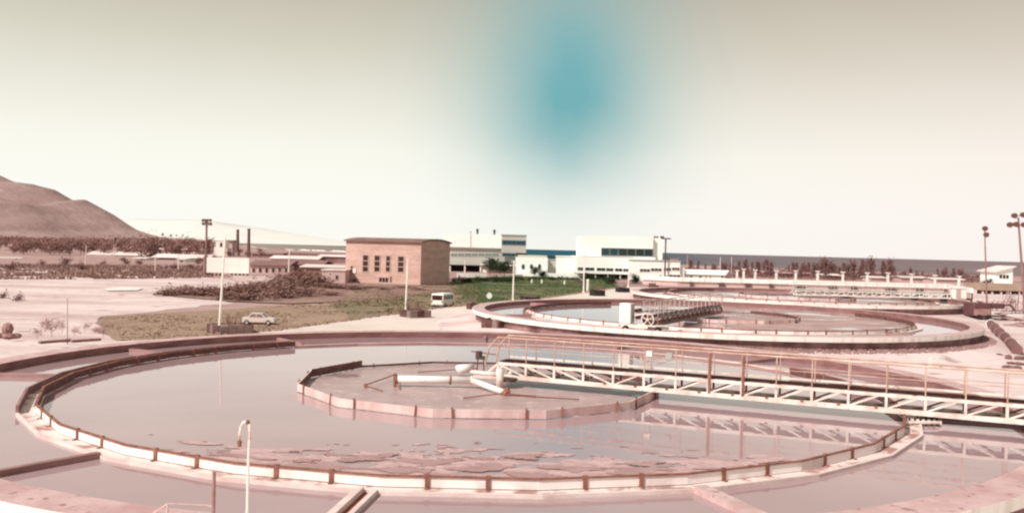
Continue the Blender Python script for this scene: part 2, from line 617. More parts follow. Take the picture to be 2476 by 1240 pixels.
clumps('lawn_grass', [(1110, 712), (1100, 690), (1150, 674), (1300, 670), (1480, 676), (1500, 700), (1380, 745), (1180, 745)], 5200, mat('green blades', (.07, .11, .033), (.16, .17, .075), .2), .1, .4, 'tufts of rough green grass on the lawn before the white factory')
clumps('olive_grass_clumps', [(800, 742), (860, 700), (1000, 694), (1130, 684), (1180, 720), (1000, 760), (840, 760)], 4500, mat('olive blades', (.20, .165, .09), (.27, .19, .13), .2), .08, .32, 'tufts of olive grass between the scrub and the parked van')
clumps('dry_grass_clumps', [(240, 768), (600, 745), (860, 728), (960, 745), (680, 800), (300, 830)], 3500, mat('dry blades', (.36, .25, .18), (.40, .28, .21), .2), .05, .16, 'short dry grass on the strip left of the roadway')
clumps('field_weeds', [(-50, 640), (500, 645), (520, 672), (200, 676), (-60, 676)], 4200, mat('field weeds', (.26, .15, .13), (.35, .22, .19), .05), .2, .9, 'low brown weeds across the far side of the sandy field')

# mountain and far ridge, with distance haze put into their colours
prof = [(-900, 330), (-600, 300), (-350, 318), (-180, 360), (-60, 402), (0, 425), (35, 441), (80, 446), (135, 460), (180, 486), (205, 481), (240, 499), (275, 519), (330, 556), (380, 574), (500, 582), (560, 587)]


def ridge(name, prof, Y, depth, m, rough, seed, nx=170, ny=44):
    P = [(A(u, v, Y).x, A(u, v, Y).z - ZF) for u, v in prof]
    b = MB()
    x0, x1 = P[0][0], P[-1][0]
    grid = []
    for j in range(ny + 1):
        t = j / ny * 2 - 1
        row = []
        for i in range(nx + 1):
            x = x0 + (x1 - x0) * i / nx
            h = P[-1][1]
            for k in range(len(P) - 1):
                if P[k][0] <= x <= P[k + 1][0]:
                    h = P[k][1] + (P[k + 1][1] - P[k][1]) * (x - P[k][0]) / (P[k + 1][0] - P[k][0])
                    break
            y = Y + t * (depth if t < 0 else depth * .12)
            sh_ = (1 - abs(t)) ** 1.15
            gul = noise.fractal((x * rough, y * rough * .6, seed), 1, 2, 5)
            z = max(0, h) * sh_ * (1 + gul * .55 * min(1, abs(t) * 3)) + gul * 3 * (1 - abs(t))
            if abs(t) > .99:
                z = -6
            row.append(Vector((x, y, ZF + z)))
        grid.append(row)
    for j in range(ny):
        for i in range(nx):
            b.face([grid[j][i], grid[j][i + 1], grid[j + 1][i + 1], grid[j + 1][i]])
    me = b.build(name, m, smooth=False, fix=False)
    bm = bmesh.new()
    bm.from_mesh(me.data)
    bmesh.ops.remove_doubles(bm, verts=bm.verts, dist=.01)
    for f in bm.faces:
        f.smooth = True
    bm.to_mesh(me.data)
    bm.free()
    return tag(me, kind='structure')


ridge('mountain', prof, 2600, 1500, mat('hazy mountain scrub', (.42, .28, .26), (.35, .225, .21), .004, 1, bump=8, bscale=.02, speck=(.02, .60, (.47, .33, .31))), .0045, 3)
ridge('far_ridge', [(150, 545), (250, 532), (330, 529), (420, 531), (490, 532), (560, 541), (660, 556), (760, 572), (860, 588), (960, 594)], 9000, 2500, mat('haze-pale far hills', (.775, .76, .715), (.75, .735, .69), .001, 1), .0008, 8, 90, 16)

# ------------------------------------------------------------------ clarifier tanks
NS = 27
A0 = R(-96.2)
DA = 2 * PI / NS


def pt(r, a, z):
    return Vector((r * math.cos(a), r * math.sin(a), z))


def chord_board(mb, r, a0, a1, z0, z1, t, inner=1):
    """board between two polygon corners; inner face gets material 1"""
    lo = [pt(r, a0, z0), pt(r, a1, z0), pt(r - t, a1, z0), pt(r - t, a0, z0)]
    hi = [pt(r, a0, z1), pt(r, a1, z1), pt(r - t, a1, z1), pt(r - t, a0, z1)]
    mb.hexa(lo, hi, mis=[0, 0, 0, 0, inner, 0])


def rep(parent, o, k, step, sub=()):
    c = o.copy()
    col.objects.link(c)
    c.parent = parent
    c.rotation_euler = (0, 0, k * step)
    return c


def water_mat():
    m = bpy.data.materials.new('murky tank water')
    m.use_nodes = True
    n, l = m.node_tree.nodes, m.node_tree.links
    b = n['Principled BSDF']
    b.inputs['Roughness'].default_value = .018
    b.inputs['IOR'].default_value = 1.55
    geo = n.new('ShaderNodeNewGeometry')
    t = n.new('ShaderNodeTexNoise')
    t.inputs['Scale'].default_value = .12
    t.inputs['Detail'].default_value = 5
    l.new(geo.outputs['Position'], t.inputs['Vector'])
    r = n.new('ShaderNodeValToRGB')
    r.color_ramp.elements[0].position, r.color_ramp.elements[0].color = .35, (.395, .262, .275, 1)
    r.color_ramp.elements[1].position, r.color_ramp.elements[1].color = .7, (.47, .33, .34, 1)
    l.new(t.outputs[0], r.inputs[0])
    l.new(r.outputs[0], b.inputs['Base Color'])
    t = n.new('ShaderNodeTexNoise')
    t.inputs['Scale'].default_value = 1.6
    t.inputs['Detail'].default_value = 3
    l.new(geo.outputs['Position'], t.inputs['Vector'])
    bp = n.new('ShaderNodeBump')
    bp.inputs['Distance'].default_value = .0025
    l.new(t.outputs[0], bp.inputs['Height'])
    l.new(bp.outputs[0], b.inputs['Normal'])
    return m


WATER = water_mat()
SCUM_C = mat('thin mottled scum', (.50, .355, .345), (.40, .28, .275), .7, .35, bump=.02, bscale=5, contrast=(.35, .65), speck=(1.7, .60, (.62, .46, .45)))
SCUM = mat('pink scum film', (.62, .42, .41), (.47, .30, .295), 1.6, .55, bump=.03, bscale=5, spec=.35, contrast=(.4, .62), stretch=(1, 1.6, 1))
SCUM2 = mat('brown scum film', (.50, .33, .31), (.36, .235, .225), .3, .5, bump=.03, bscale=4, contrast=(.4, .62))


def make_tank(loc, label, baffle_r, parts_angles, tall, zground, rimtop, low):
    root = empty('clarifier_tank', loc, 0, label, 'settling tank', 'round clarifier tanks')
    zg = zground - loc[2] - .3
    b = MB()
    b.lathe([(22.85, zg), (23.65, zg), (23.65, .01), (22.85, .01)], 120, mis=[0, 0, 0, 1])
    b.build('outer_wall', [FOOT_SHADE, ALGAE], root)
    b = MB()
    b.lathe([(22.83, -.02), (23.98, .02), (24.02, .40), (22.80, .40)], 120, mis=[0, 0, 1, 2])
    b.build('rim', [FASC, rimtop, mat('damp rim face', (.21, .10, .095), (.31, .165, .155), .8, .8, stretch=(1, 1, 3))], root)
    # launder ring: weir board, top rail, brackets and outer lip, one set per side of the polygon
    p0, p1 = {}, {}
    b = MB()
    chord_board(b, 18.45, A0, A0 + DA, -.05, .10, .05)
    p1['weir_panel'] = b.build('weir_panel', [WEIR, ALGAE2], root)
    b = MB()
    chord_board(b, 18.98, A0, A0 + DA, -.3, .03, .53)
    p1['launder_floor'] = b.build('launder_floor', [PALEC, PALEC], root)
    b = MB()
    chord_board(b, 18.45, A0, A0 + DA, .07, .34, .05)
    p0['weir_panel'] = b.build('weir_panel', [WEIR, ALGAE], root)
    b = MB()
    chord_board(b, 18.49, A0, A0 + DA, .34, .385, .10)
    p0['weir_rail'] = b.build('weir_rail', [RUST_SHADE, RUST_SHADE], root)
    b = MB()
    chord_board(b, 18.98, A0, A0 + DA, -.3, .045, .53)
    p0['launder_floor'] = b.build('launder_floor', [mat('patchy launder concrete', (.80, .66, .62), (.42, .23, .20), .9, .85, bump=.03, bscale=6, contrast=(.5, .6)), ALGAE], root)
    for t in (.30, .68):
        a = A0 + DA * t
        b = MB()
        c0, c1 = pt(18.47, A0, 0), pt(18.47, A0 + DA, 0)
        p = c0.lerp(c1, t)
        rad = p.normalized()
        b.beam(p + Vector((0, 0, -.1)) - rad * .03, p + Vector((0, 0, .42)) - rad * .03, .13, .09)
        b.beam(p + Vector((0, 0, .05)) + rad * .0, p + rad * .14 + Vector((0, 0, .05)), .09, .05)
        p0['bracket%d' % (t * 100)] = b.build('bracket', RUST_SHADE, root)
    done = set()
    for k in range(NS):
        ang = math.degrees(A0 + DA * (k + .5)) % 360
        for o in (p1 if low[0] <= ang <= low[1] else p0).values():
            if o.name in done:
                rep(root, o, k, DA)
            else:
                done.add(o.name)
                o.rotation_euler = (0, 0, k * DA)
    for k in range(NS):
        ang = math.degrees(A0 + DA * (k + .5)) % 360
        hi_ = tall[0] <= ang <= tall[1]
        b = MB()
        chord_board(b, 19.08, A0 + DA * k, A0 + DA * (k + 1), -.25, (tall[2] if hi_ else .10 if not low[0] <= ang <= low[1] else .06), .10)
        b.build('launder_wall', [ALGAE2 if hi_ else PALEC, ALGAE if hi_ else PALEC], root)
    # scum baffle round the inlet
    nb = 12
    for k in range(nb):
        a = R(-160 + 30 * k)
        b = MB()
        chord_board(b, baffle_r, a, a + R(30), .03, (.15 if k in (7, 8, 9) else .36) if k != 10 else .42, .06)
        o = b.build('baffle_panel', [BAFF, ALGAE], root)
        for t in (.18, .82):
            p = pt(baffle_r + .03, a, 0).lerp(pt(baffle_r + .03, a + R(30), 0), t)
            q = MB()
            q.beam(p + Vector((0, 0, -.2)), p + Vector((random.uniform(-.05, .05), 0, .2 if k in (7, 8, 9) else .44)), .07, .07)
            q.build('baffle_post', RUST_SHADE, root)
    for ang, w, kind in parts_angles:
        a = R(ang)
        t = pt(1, a + PI / 2, 0)
        b = MB()
        if kind == 'double':
            for s in (-1, 1):
                b.beam(pt(19.0, a, -.03) + t * s * w, pt(22.85, a, -.03) + t * s * w, .14, .34)
            b.beam(pt(19.0, a, .02) + t * -w * .45, pt(22.85, a, .02) + t * -w * .45, .10, .34)
            q = MB()
            q.beam(pt(19.0, a, .02), pt(22.85, a, .02), 2 * w - .16, .05)
            o = b.build('partition_wall', PALEC, root)
            q.build('channel_floor', mat('rust red channel floor', (.26, .07, .045), (.36, .12, .08), 1), root)
        else:
            b.beam(pt(19.0, a, 0), pt(22.85, a, 0), w, .36)
            b.build('partition_wall', ALGAE2 if kind == 'dark' else PINKC, root)
    return root


def disc(name, loc, r, m, n=96, kind='structure'):
    b = MB(loc)
    b.face([Vector(loc) + pt(r, 2 * PI * k / n, 0) for k in range(n)])
    o = b.build(name, m, fix=False)
    o.location = loc
    return tag(o, kind=kind)


T1, T2, T3 = (-1.4, 42.6, 0), (20.2, 90.5, .2), (41.7, 133, .4)
pa1 = [(-124.2, .22, 'dark'), (-96.8, .24, 'double'), (-69.4, .42, 'pale'), (-16, .2, 'dark'), (10.2, .2, 'dark'), (37, .2, 'dark'), (64, .2, 'dark'), (91, .2, 'dark'), (128, .2, 'dark'), (154.4, .24, 'dark'), (-178, .16, 'dark')]
make_tank(T1, 'large round settling tank in the foreground, nearest of the three', 8.35, pa1, (128, 208, .36), ZP, mat('rosy rim top', (.50, .31, .30), (.62, .43, .42), .6, .85, bump=.02, bscale=6, contrast=(.4, .6), speck=(2.2, .6, (.36, .19, .18))), (25, 128))
make_tank(T2, 'middle round settling tank with the white drive cabinet on its rim', 8.35, [(a + 14, w, 'dark') for a, w, k in pa1[::2]], (120, 200, .25), ZP, PINKC, (25, 120))
make_tank(T3, 'farthest round settling tank, in front of the long white parapet', 8.35, [(a + 5, w, 'dark') for a, w, k in pa1[::2]], (120, 200, .25), ZP, PINKC, (25, 120))
disc('tank_water', T1, 22.84, WATER)
disc('tank_water', T2, 22.84, WATER)
disc('tank_water', T3, 22.84, WATER)


def scum(name, c, rfun, m, label, cell=.25, thr=-.12, seed=0, sx=.25, sy=.45, hmax=.03, box=None):
    """thin raised crust of scum on the water; open patches where the noise is low"""
    b = MB()
    x0, x1, y0, y1 = box
    nx, ny = int((x1 - x0) / cell), int((y1 - y0) / cell)
    idx = {}

    def hv(i, j):
        x, y = x0 + i * cell, y0 + j * cell
        return x, y, noise.fractal((x * sx, y * sy, seed), 1, 2.1, 4)

    def vid(i, j):
        if (i, j) not in idx:
            x, y, nn = hv(i, j)
            e = max(0., min(1., (nn - thr) * 5))
            z = c[2] + .004 + e * hmax * (.5 + .6 * abs(noise.noise((x * 3.1, y * 3.1, 5))))
            idx[(i, j)] = len(b.v)
            b.v.append(Vector((x + noise.noise((x * 4, y * 4, 1)) * cell * .6, y + noise.noise((x * 4, y * 4, 2)) * cell * .6, z)))
        return idx[(i, j)]
    for i in range(nx):
        for j in range(ny):
            x, y, nn = hv(i + .5, j + .5)
            if nn < thr + rfun(x, y):
                continue
            b.f.append([vid(i, j), vid(i + 1, j), vid(i + 1, j + 1), vid(i, j + 1)])
            b.mi.append(0)
    o = b.build(name, m, fix=False, smooth=True)
    return tag(o, label, 'scum', kind='stuff')


def rf1(x, y):
    r = math.hypot(x - T1[0], y - T1[1])
    if r > 18.0:
        return 9
    lim = 29.6 - .10 * abs(x + 1)
    return max(0, (y - lim + 1.8)) * .30 - .06 - .16 * max(0, min(1, (r - 14) / 3.5))


scum('floating_scum', T1, rf1, SCUM, 'crust of pink scum drifting along the near side of the foreground tank', .09, -.20, 2, .55, 1.5, .022, (-18, 15, 23.5, 32))


def ring_f(c, r0, r1, soft=.5, lo=-.3):
    def f(x, y):
        r = math.hypot(x - c[0], y - c[1])
        if r > r1 or r < r0:
            return 9
        return lo
    return f


scum('central_scum', T1, ring_f(T1, 0, 8.0, lo=-.5), SCUM_C, 'pink scum inside the baffle ring of the foreground tank', .2, -.1, 4, .3, .6, .02, (-10, 7, 34, 51))


SLUDGE = mat('mauve sludge', (.36, .215, .21), (.45, .29, .28), 1, .7, bump=.02, bscale=6)
scum('floating_sludge', (T1[0], T1[1], .026), rf1, SLUDGE, 'dark mauve sludge patches among the pink scum of the foreground tank', .08, .22, 14, .6, 1.5, .008, (-18, 15, 23.5, 32))


def rf2(x, y):
    r = math.hypot(x - T2[0], y - T2[1])
    if r > 17.9:
        return 9
    return -.35 if (x > 19 and y < 96 and not 7.9 < r < 8.7) else (9 if x < 15 else .05)


scum('middle_tank_scum', T2, rf2, SCUM2, 'brown scum over the right half of the middle tank', .35, -.05, 6, .15, .3, .03, (0, 40, 72, 110))


def rf3(x, y):
    r = math.hypot(x - T3[0], y - T3[1])
    return 9 if r > 17.9 or 7.9 < r < 8.7 else -.02


scum('far_tank_scum', T3, rf3, SCUM2, 'brown scum patches on the farthest tank', .5, -.02, 9, .12, .3, .03, (22, 62, 113, 153))

# sandy banks against the tank walls
for c, r1, zz in ((T2, 27.5, -.42), (T3, 27.5, -.3)):
    b = MB()
    b.lathe([(23.4, zz), (24.3, zz), (r1, ZP + .01), (r1, ZP - .3), (23.4, ZP - .3)], 90, c=(c[0], c[1]))
    tag(b.build('sand_bank', SAND), kind='structure')
b = MB()
b.lathe([(24.0, ZP + .03), (34, ZP + .03), (34, ZP), (24.0, ZP)], 80, R(180), R(360), c=(T1[0], T1[1]))
tag(b.build('pale_apron', mat('white sand', (.92, .82, .78), (.82, .70, .67), .2)), kind='structure')
# gravel at the foot of the tanks
GRAV = mat('brown gravel', (.50, .31, .30), (.36, .21, .20), .5, .95, bump=.06, bscale=5, speck=(2.2, .6, (.64, .46, .45)))
for c, r0, r1, a0, a1, nm in ((T1, 24, 26.3, 48, 104, 'gravel_strip'),):
    pts = [(c[0] + (r1 + noise.noise((k, r1, 0)) * .7) * math.cos(R(a0 + (a1 - a0) * k / 60)), c[1] + (r1 + noise.noise((k, r1, 4)) * .7) * math.sin(R(a0 + (a1 - a0) * k / 60))) for k in range(61)]
    pts += [(c[0] + r0 * math.cos(R(a0 + (a1 - a0) * k / 60)), c[1] + r0 * math.sin(R(a0 + (a1 - a0) * k / 60))) for k in range(60, -1, -1)]
    sheet(nm, pts, ZP + (.04 if c is T1 else .045), GRAV)
b = MB()
for c, r0, r1, a0, a1, cnt in ((T1, 24.2, 26.2, 48, 110, 1500), (T2, 23.7, 24.9, 235, 350, 2600), (T3, 23.7, 24.8, 200, 340, 900)):
    for k in range(cnt):
        a, r_ = R(random.uniform(a0, a1)), random.uniform(r0, r1)
        x, y = c[0] + r_ * math.cos(a), c[1] + r_ * math.sin(a)
        s = random.uniform(.03, .12)
        zb0 = ZP if c is T1 else max(ZP, -.45 - (r_ - 24.3) * .15)
        b.ball((x, y, zb0 + .05), s, 5, .6)
tag(b.build('gravel_stones', mat('dark gravel', (.24, .135, .13), (.36, .22, .21), .6, .95), fix=False), 'loose brown stones piled round the feet of the tanks', 'gravel', kind='stuff')


# ------------------------------------------------------------------ scraper bridges
def make_bridge(loc, ang, L, label, steel, rail, bay=1.42, flip=4, w=1.2, far=False):
    root = empty('scraper_bridge', loc, ang, label, 'truss bridge', 'rotating scraper bridges')
    zb, zt, zr = .45, 1.05, 2.28
    nb = int(L / bay)
    for s in (-1, 1):
        y = s * w / 2
        b = MB(); b.beam((0.1, y, zt), (L, y, zt), .09, .13); b.build('top_chord', steel, root)
        b = MB(); b.beam((0.1, y, zb), (L, y, zb), .12, .19); b.build('bottom_chord', steel, root)
        if s > 0:
            b = MB(); b.beam((0.1, y * 1.08, zt + .20), (L, y * 1.08, zt + .20), .03, .10); b.build('kick_plate', steel, root)
        b = MB(); b.tube([(-.55, y, zt - .1), (-.35, y, zr - .5), (.1, y, zr), (L, y, zr)], .042, 6); b.build('handrail', rail, root)
        b = MB(); b.tube([(-.45, y, zr - .75), (.1, y, zr - .55), (L, y, zr - .55)], .016, 5); b.build('middle_rail', rail, root)
        b = MB(); b.beam((-.42, y, .55), (.15, y, zt), .09, .1); b.build('end_brace', steel, root)
    b = MB(); b.box(.1, L, -w / 2 + .06, w / 2 - .06, zb - .07, zb - .02); b.build('bottom_plate', steel, root)
    b = MB(); b.box(.1, L, -w / 2 + .22, w / 2 - .06, zt + .068, zt + .10); b.build('walkway', mat('dark walkway grating', (.045, .02, .016), (.08, .04, .03), 3, 1, spec=0), root)
    protos = []
    for s in (-1, 1):
        y = s * w / 2
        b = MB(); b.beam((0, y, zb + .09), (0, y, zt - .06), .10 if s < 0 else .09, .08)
        protos.append(b.build('truss_post', steel if s < 0 else RUST_SHADE, root))  # far side posts take the dark colour as painted shade
        b = MB(); b.tube([(0, y, zt + .07), (0, y, zr)], .026, 6)
        protos.append(b.build('handrail_post', rail, root))
    b = MB(); b.beam((0, -w / 2, zt - .02), (0, w / 2, zt - .02), .08, .08); protos.append(b.build('cross_beam', steel, root))
    b = MB(); b.beam((.1, -w / 2, zb + .02), (bay - .1, w / 2, zb + .02), .07, .05); protos.append(b.build('floor_brace', RUST_SHADE, root))
    for o in protos:
        o.location.x = .15
    for k in range(1, nb + 1):
        for o in protos:
            if k == nb and o.name.startswith('floor_brace'):
                continue
            c = o.copy(); col.objects.link(c); c.parent = root; c.location.x = .15 + k * bay
    for k in range(nb):
        for s in (-1, 1):
            y = s * w / 2 * (1 if s < 0 else 1)
            x0, x1 = .2 + k * bay, .1 + (k + 1) * bay
            b = MB()
            if k < flip:
                b.beam((x0, y, zt - .05), (x1, y, zb + .07), .06, .07)
            else:
                b.beam((x0, y, zb + .07), (x1 - .25, y, zt - .05), .06, .07)
            b.build('diagonal', steel if s < 0 else RUST_SHADE, root)  # far side diagonals darkened the same way, shade put into the colour
    return root


n1 = Vector((.403, .915))
ang1 = math.atan2(-.403, .915)
br1 = make_bridge((-.65 + .6 * n1.x, 43.2 + .6 * n1.y, 0), ang1, 24.6, 'long cream truss walkway with handrails across the foreground tank', CREAM, RAILM)
# thicker supports and the scraper leg where the foreground bridge crosses the launder
for sx in (10.09, 11.51):
    b = MB(); b.beam((sx + .06, -.61, .5), (sx + .06, -.61, 2.2), .11, .11); b.build('stiffener_post', RUST_SHADE, br1)
b = MB()
b.beam((18.35, -.45, .35), (18.35, -.45, -.1), .12, .12)
b.beam((18.95, .3, .35), (18.95, .3, -.1), .12, .12)
b.beam((18.0, -.5, .12), (19.2, .4, .12), .10, .10)
b.build('scraper_leg', DARKM, br1)
b = MB()
for k in range(7):
    b.box(17.9 + k * .2, 18.02 + k * .2, -1.1 + .1 * k, -.5 + .1 * k, .02, .2)
b.beam((17.9, -1.3, .16), (19.1, -.6, .16), .12, .08)
b.build('scraper_brush', CREAM, br1)
b = MB(); b.box(7.0, 7.28, .55, .75, 1.75, 2.0); b.build('switch_box', WHITE, br1)
b = MB(); b.box(7.9, 8.2, .55, .72, 1.72, 1.98); b.build('junction_box', GREYW, br1)
b = MB()
for k in range(9):
    x = 4.9 + k * 1.42
    b.box(x + .5, x + .62, -.69, -.665, .50, .56)
b.build('bolt_plate', RUST_SHADE, br1)

ang2 = R(-117.3)
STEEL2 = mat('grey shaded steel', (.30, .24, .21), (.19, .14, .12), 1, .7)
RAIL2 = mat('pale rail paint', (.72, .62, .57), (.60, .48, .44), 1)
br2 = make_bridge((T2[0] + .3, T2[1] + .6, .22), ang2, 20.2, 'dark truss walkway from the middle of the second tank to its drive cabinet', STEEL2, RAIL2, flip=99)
# drive unit on the rim of the second tank
drv = empty('drive_unit', (T2[0] + 23.4 * math.cos(ang2), T2[1] + 23.4 * math.sin(ang2), .6), ang2, 'white drive cabinet with motor and running wheels on the middle tank rim', 'drive unit')
b = MB(); b.box(-.3, .55, -1.0, -.1, .42, 1.95); b.build('cabinet', WHITE, drv, bevel=.02)
b = MB(); b.box(-.25, .5, -.098, -.06, .5, 1.9); b.build('cabinet_shade_side', GREYW, drv)  # grey sheet painting the shaded right side of the white cabinet
for x in (-.25, .5):
    b = MB(); b.beam((x, -1.1, .34), (x, 2.6, .34), .12, .12); b.build('base_frame', CREAM, drv)
for y in (-.9, .1, 1.2, 2.3):
    b = MB(); b.beam((-.3, y, .34), (.6, y, .34), .1, .1); b.build('cross_member', CREAM, drv)
for y in (-.6, 2.0):
    b = MB(); b.tube([(.05, y, .02), (.25, y, .02)], .24, 14); o = b.build('running_wheel', BLACKM, drv)
    q = MB(); q.tube([(.25, y, .02), (.3, y, .02)], .09, 8); q.build('hub', CREAM, o)
for y in (.35, .6, .85):
    b = MB(); b.beam((.5, y, .3), (.55, y + .1, -.05), .06, .06); b.build('ladder_rail', CREAM, drv)
b = MB()
for k in range(20):
    t0, t1 = 2 * PI * k / 20, 2 * PI * (k + 1) / 20
    b.beam((.45, 1.25 + .48 * math.cos(t0), .82 + .48 * math.sin(t0)), (.45, 1.25 + .48 * math.cos(t1), .82 + .48 * math.sin(t1)), .1, .07)
for k in range(5):
    t0 = 2 * PI * k / 5 + .3
    b.beam((.45, 1.25, .82), (.45, 1.25 + .46 * math.cos(t0), .82 + .46 * math.sin(t0)), .06, .06)
o = b.build('drive_wheel', CREAM, drv)
q = MB(); q.tube([(.36, 1.25, .82), (.56, 1.25, .82)], .12, 10); q.build('hub', CREAM, o)
b = MB(); b.box(-.5, .2, .7, 1.7, .42, .75); b.build('gear_housing', DARKM, drv, bevel=.03)
b = MB(); b.tube([(-.2, .1, .95), (-.2, .9, .95)], .2, 12); b.build('motor', DARKM, drv)
b = MB(); b.beam((.1, .1, 1.05), (.1, 1.0, 1.25), .08, .12); b.build('control_arm', CREAM, drv)
b = MB(); b.beam((.6, 1.9, .41), (.2, 3.2, .36), .5, .05); b.build('step_plate', CREAM, drv)

br3 = make_bridge((T3[0] - .2, T3[1] + .6, .42), R(3), 23.4, 'white truss walkway on the farthest tank', WHITE, RAIL2)
bx = empty('control_cabinet', (T3[0] + 24.4, T3[1] + 1.5, .82), R(5), 'white control cabinet at the right rim of the farthest tank', 'cabinet')
b = MB(); b.box(-.9, .9, -.7, .7, 0, 1.5); b.build('body', WHITE, bx, bevel=.03)
b = MB(); b.box(-1, 1, -.8, .8, 1.502, 1.6); b.build('roof', WHITE, bx)
b = MB(); b.box(-.75, -.02, -.74, -.702, .12, 1.4); b.build('door', FAR_P, bx)


# ------------------------------------------------------------------ inlet works in the centre of the first tank
def C1(u, v, z):
    return G(u, v, z)


inl = empty('inlet_pipework', (T1[0], T1[1], 0), 0, 'white inlet pipes with a bent outlet at the centre of the foreground tank', 'pipework')
o_ = Vector((T1[0], T1[1], 0))


def part(name, m, parent, fn, off=o_, **k):
    b = MB(off)
    fn(b)
    return b.build(name, m, parent, **k)


pA, pB, pC = G(958, 916, .36), G(1140, 919, .36), G(1218, 948, .12)
part('main_pipe', WEIR, inl, lambda b: b.tube([pA, pB], .17, 12), smooth=True)
part('elbow_pipe', WEIR, inl, lambda b: b.tube([pB, pB.lerp(pC, .5), pC], .14, 12), smooth=True)
for t in (0, .72, 1):
    p = pA.lerp(pB, t)
    d = (pB - pA).normalized() * .04
    part('flange', RUST_SHADE if t < 1 else CREAM, inl, lambda b: b.tube([p - d, p + d], .21, 14))
part('nozzle', RUST_SHADE, inl, lambda b: (b.tube([pC, pC + Vector((.12, -.1, -.1))], .2, 10), b.beam(pC + Vector((.1, .0, .2)), pC + Vector((.2, -.1, -.15)), .12, .3)))
pD, pE = G(1140, 899, .55), G(1206, 905, .62)
part('upper_pipe', CREAM, inl, lambda b: b.tube([pD, pE], .10, 10), smooth=True)
pF, pG = G(1145, 909, .45), G(1205, 913, .45)
part('support_beam', CREAM, inl, lambda b: b.beam(pF, pG, .14, .12))
part('float_drum', WEIR, inl, lambda b: b.tube([G(1105, 893, .35), G(1143, 888, .42)], .22, 12), smooth=True)
cp = G(1208, 935, .1)
part('centre_column', CREAM, inl, lambda b: b.tube([cp + Vector((0, 0, -.2)), cp + Vector((0, 0, .85))], .17, 14), smooth=True)
part('turntable', DARKM, inl, lambda b: b.tube([cp + Vector((.3, .5, .22)), cp + Vector((.3, .5, .36))], .5, 20))
for q, w in (((955, 905), (882, 931)), ((882, 931), (925, 945)), ((955, 908), (966, 940)), ((1155, 890), (1010, 899)), ((1218, 950), (1120, 962)), ((1222, 952), (1295, 957)), ((1222, 955), (1400, 965))):
    part('scum_rod', RUST_SHADE, inl, lambda b: b.tube([G(q[0], q[1], .28), G(w[0], w[1], .08)], .03, 6))
part('rod_float', RUST_SHADE, inl, lambda b: b.ball(G(884, 931, .1), .1, 8))
part('pipe_bracket', RUST_SHADE, inl, lambda b: (b.beam(pA + Vector((-.05, 0, .25)), pA + Vector((-.05, 0, -.35)), .12, .2)))

win = empty('winch_motor', tuple(G(1162, 888, .5)), 0, 'small dark winch motor on thin legs beside the bridge end', 'winch')
for x, y in ((-.18, -.15), (.18, -.15), (-.18, .15), (.18, .15)):
    b = MB(); b.beam((x, y, -.35), (x * .8, y * .8, .42), .05, .05); b.build('leg', DARKM, win)
b = MB(); b.box(-.25, .22, -.2, .2, .42, .56); b.build('motor_base', DARKM, win)
b = MB(); b.tube([(-.1, 0, .50), (-.1, 0, .82)], .17, 12); b.build('motor', DARKM, win)
b = MB(); b.beam((-.5, 0, .80), (.75, .05, .66), .06, .05); b.build('crank_arm', RUST_SHADE, win)

# ------------------------------------------------------------------ buildings
class Plane:
    """vertical wall plane through two ground points; finds where photo pixels fall on it"""

    def __init__(s, p0, p1):
        s.p0, s.p1 = Vector(p0[:2]), Vector(p1[:2])
        s.d = (s.p1 - s.p0).normalized()
        s.n = Vector((s.d.y, -s.d.x))
        if s.n.dot(s.p0) > 0:
            s.n = -s.n

    def hit(s, u, v):
        r = ray(u, v)
        k = s.p0.dot(s.n) / Vector((r.x, r.y)).dot(s.n)
        p = Vector((r.x, r.y)) * k
        return (p - s.p0).dot(s.d), H + r.z * k

    def at(s, t, z, o=0):
        p = s.p0 + s.d * t + s.n * o
        return Vector((p.x, p.y, z))

    def slab(s, mb, t0, t1, z0, z1, o0, o1, mi=0):
        if t0 > t1: t0, t1 = t1, t0
        if z0 > z1: z0, z1 = z1, z0
        a = [s.at(t0, z0, o0), s.at(t1, z0, o0), s.at(t1, z0, o1), s.at(t0, z0, o1)]
        c = [s.at(t0, z1, o0), s.at(t1, z1, o0), s.at(t1, z1, o1), s.at(t0, z1, o1)]
        mb.hexa(a, c, mi)


def window(pl, px, root, off, frame, glass, cols=1, rows=1, fw=.12, proud=.10, name='window'):
    u0, v0, u1, v1 = px
    t0, z1 = pl.hit(u0, v0)
    t1, _ = pl.hit(u1, v0)
    _, z0 = pl.hit((u0 + u1) / 2, v1)
    _, z1 = pl.hit((u0 + u1) / 2, v0)
    b = MB(off)
    pl.slab(b, t0 - fw, t1 + fw, z1, z1 + fw, 0.0, proud)
    pl.slab(b, t0 - fw, t1 + fw, z0 - fw, z0, 0.0, proud)
    pl.slab(b, t0 - fw, t0, z0, z1, 0.0, proud)
    pl.slab(b, t1, t1 + fw, z0, z1, 0.0, proud)
    for k in range(1, cols):
        t = t0 + (t1 - t0) * k / cols
        pl.slab(b, t - fw / 2, t + fw / 2, z0, z1, .02, proud * .8)
    for k in range(1, rows):
        z = z0 + (z1 - z0) * k / rows
        pl.slab(b, t0, t1, z - fw / 2, z + fw / 2, .025, proud * .75)
    w = b.build(name, frame, root)
    for i in range(cols):
        for j in range(rows):
            g_ = MB(off)
            ta, tb = t0 + (t1 - t0) * i / cols + fw / 2, t0 + (t1 - t0) * (i + 1) / cols - fw / 2
            za, zb_ = z0 + (z1 - z0) * j / rows + fw / 2, z0 + (z1 - z0) * (j + 1) / rows - fw / 2
            if tb > ta and zb_ > za:
                pl.slab(g_, ta, tb, za, zb_, .005, .02)
                g_.build('pane', glass, w)
    return w


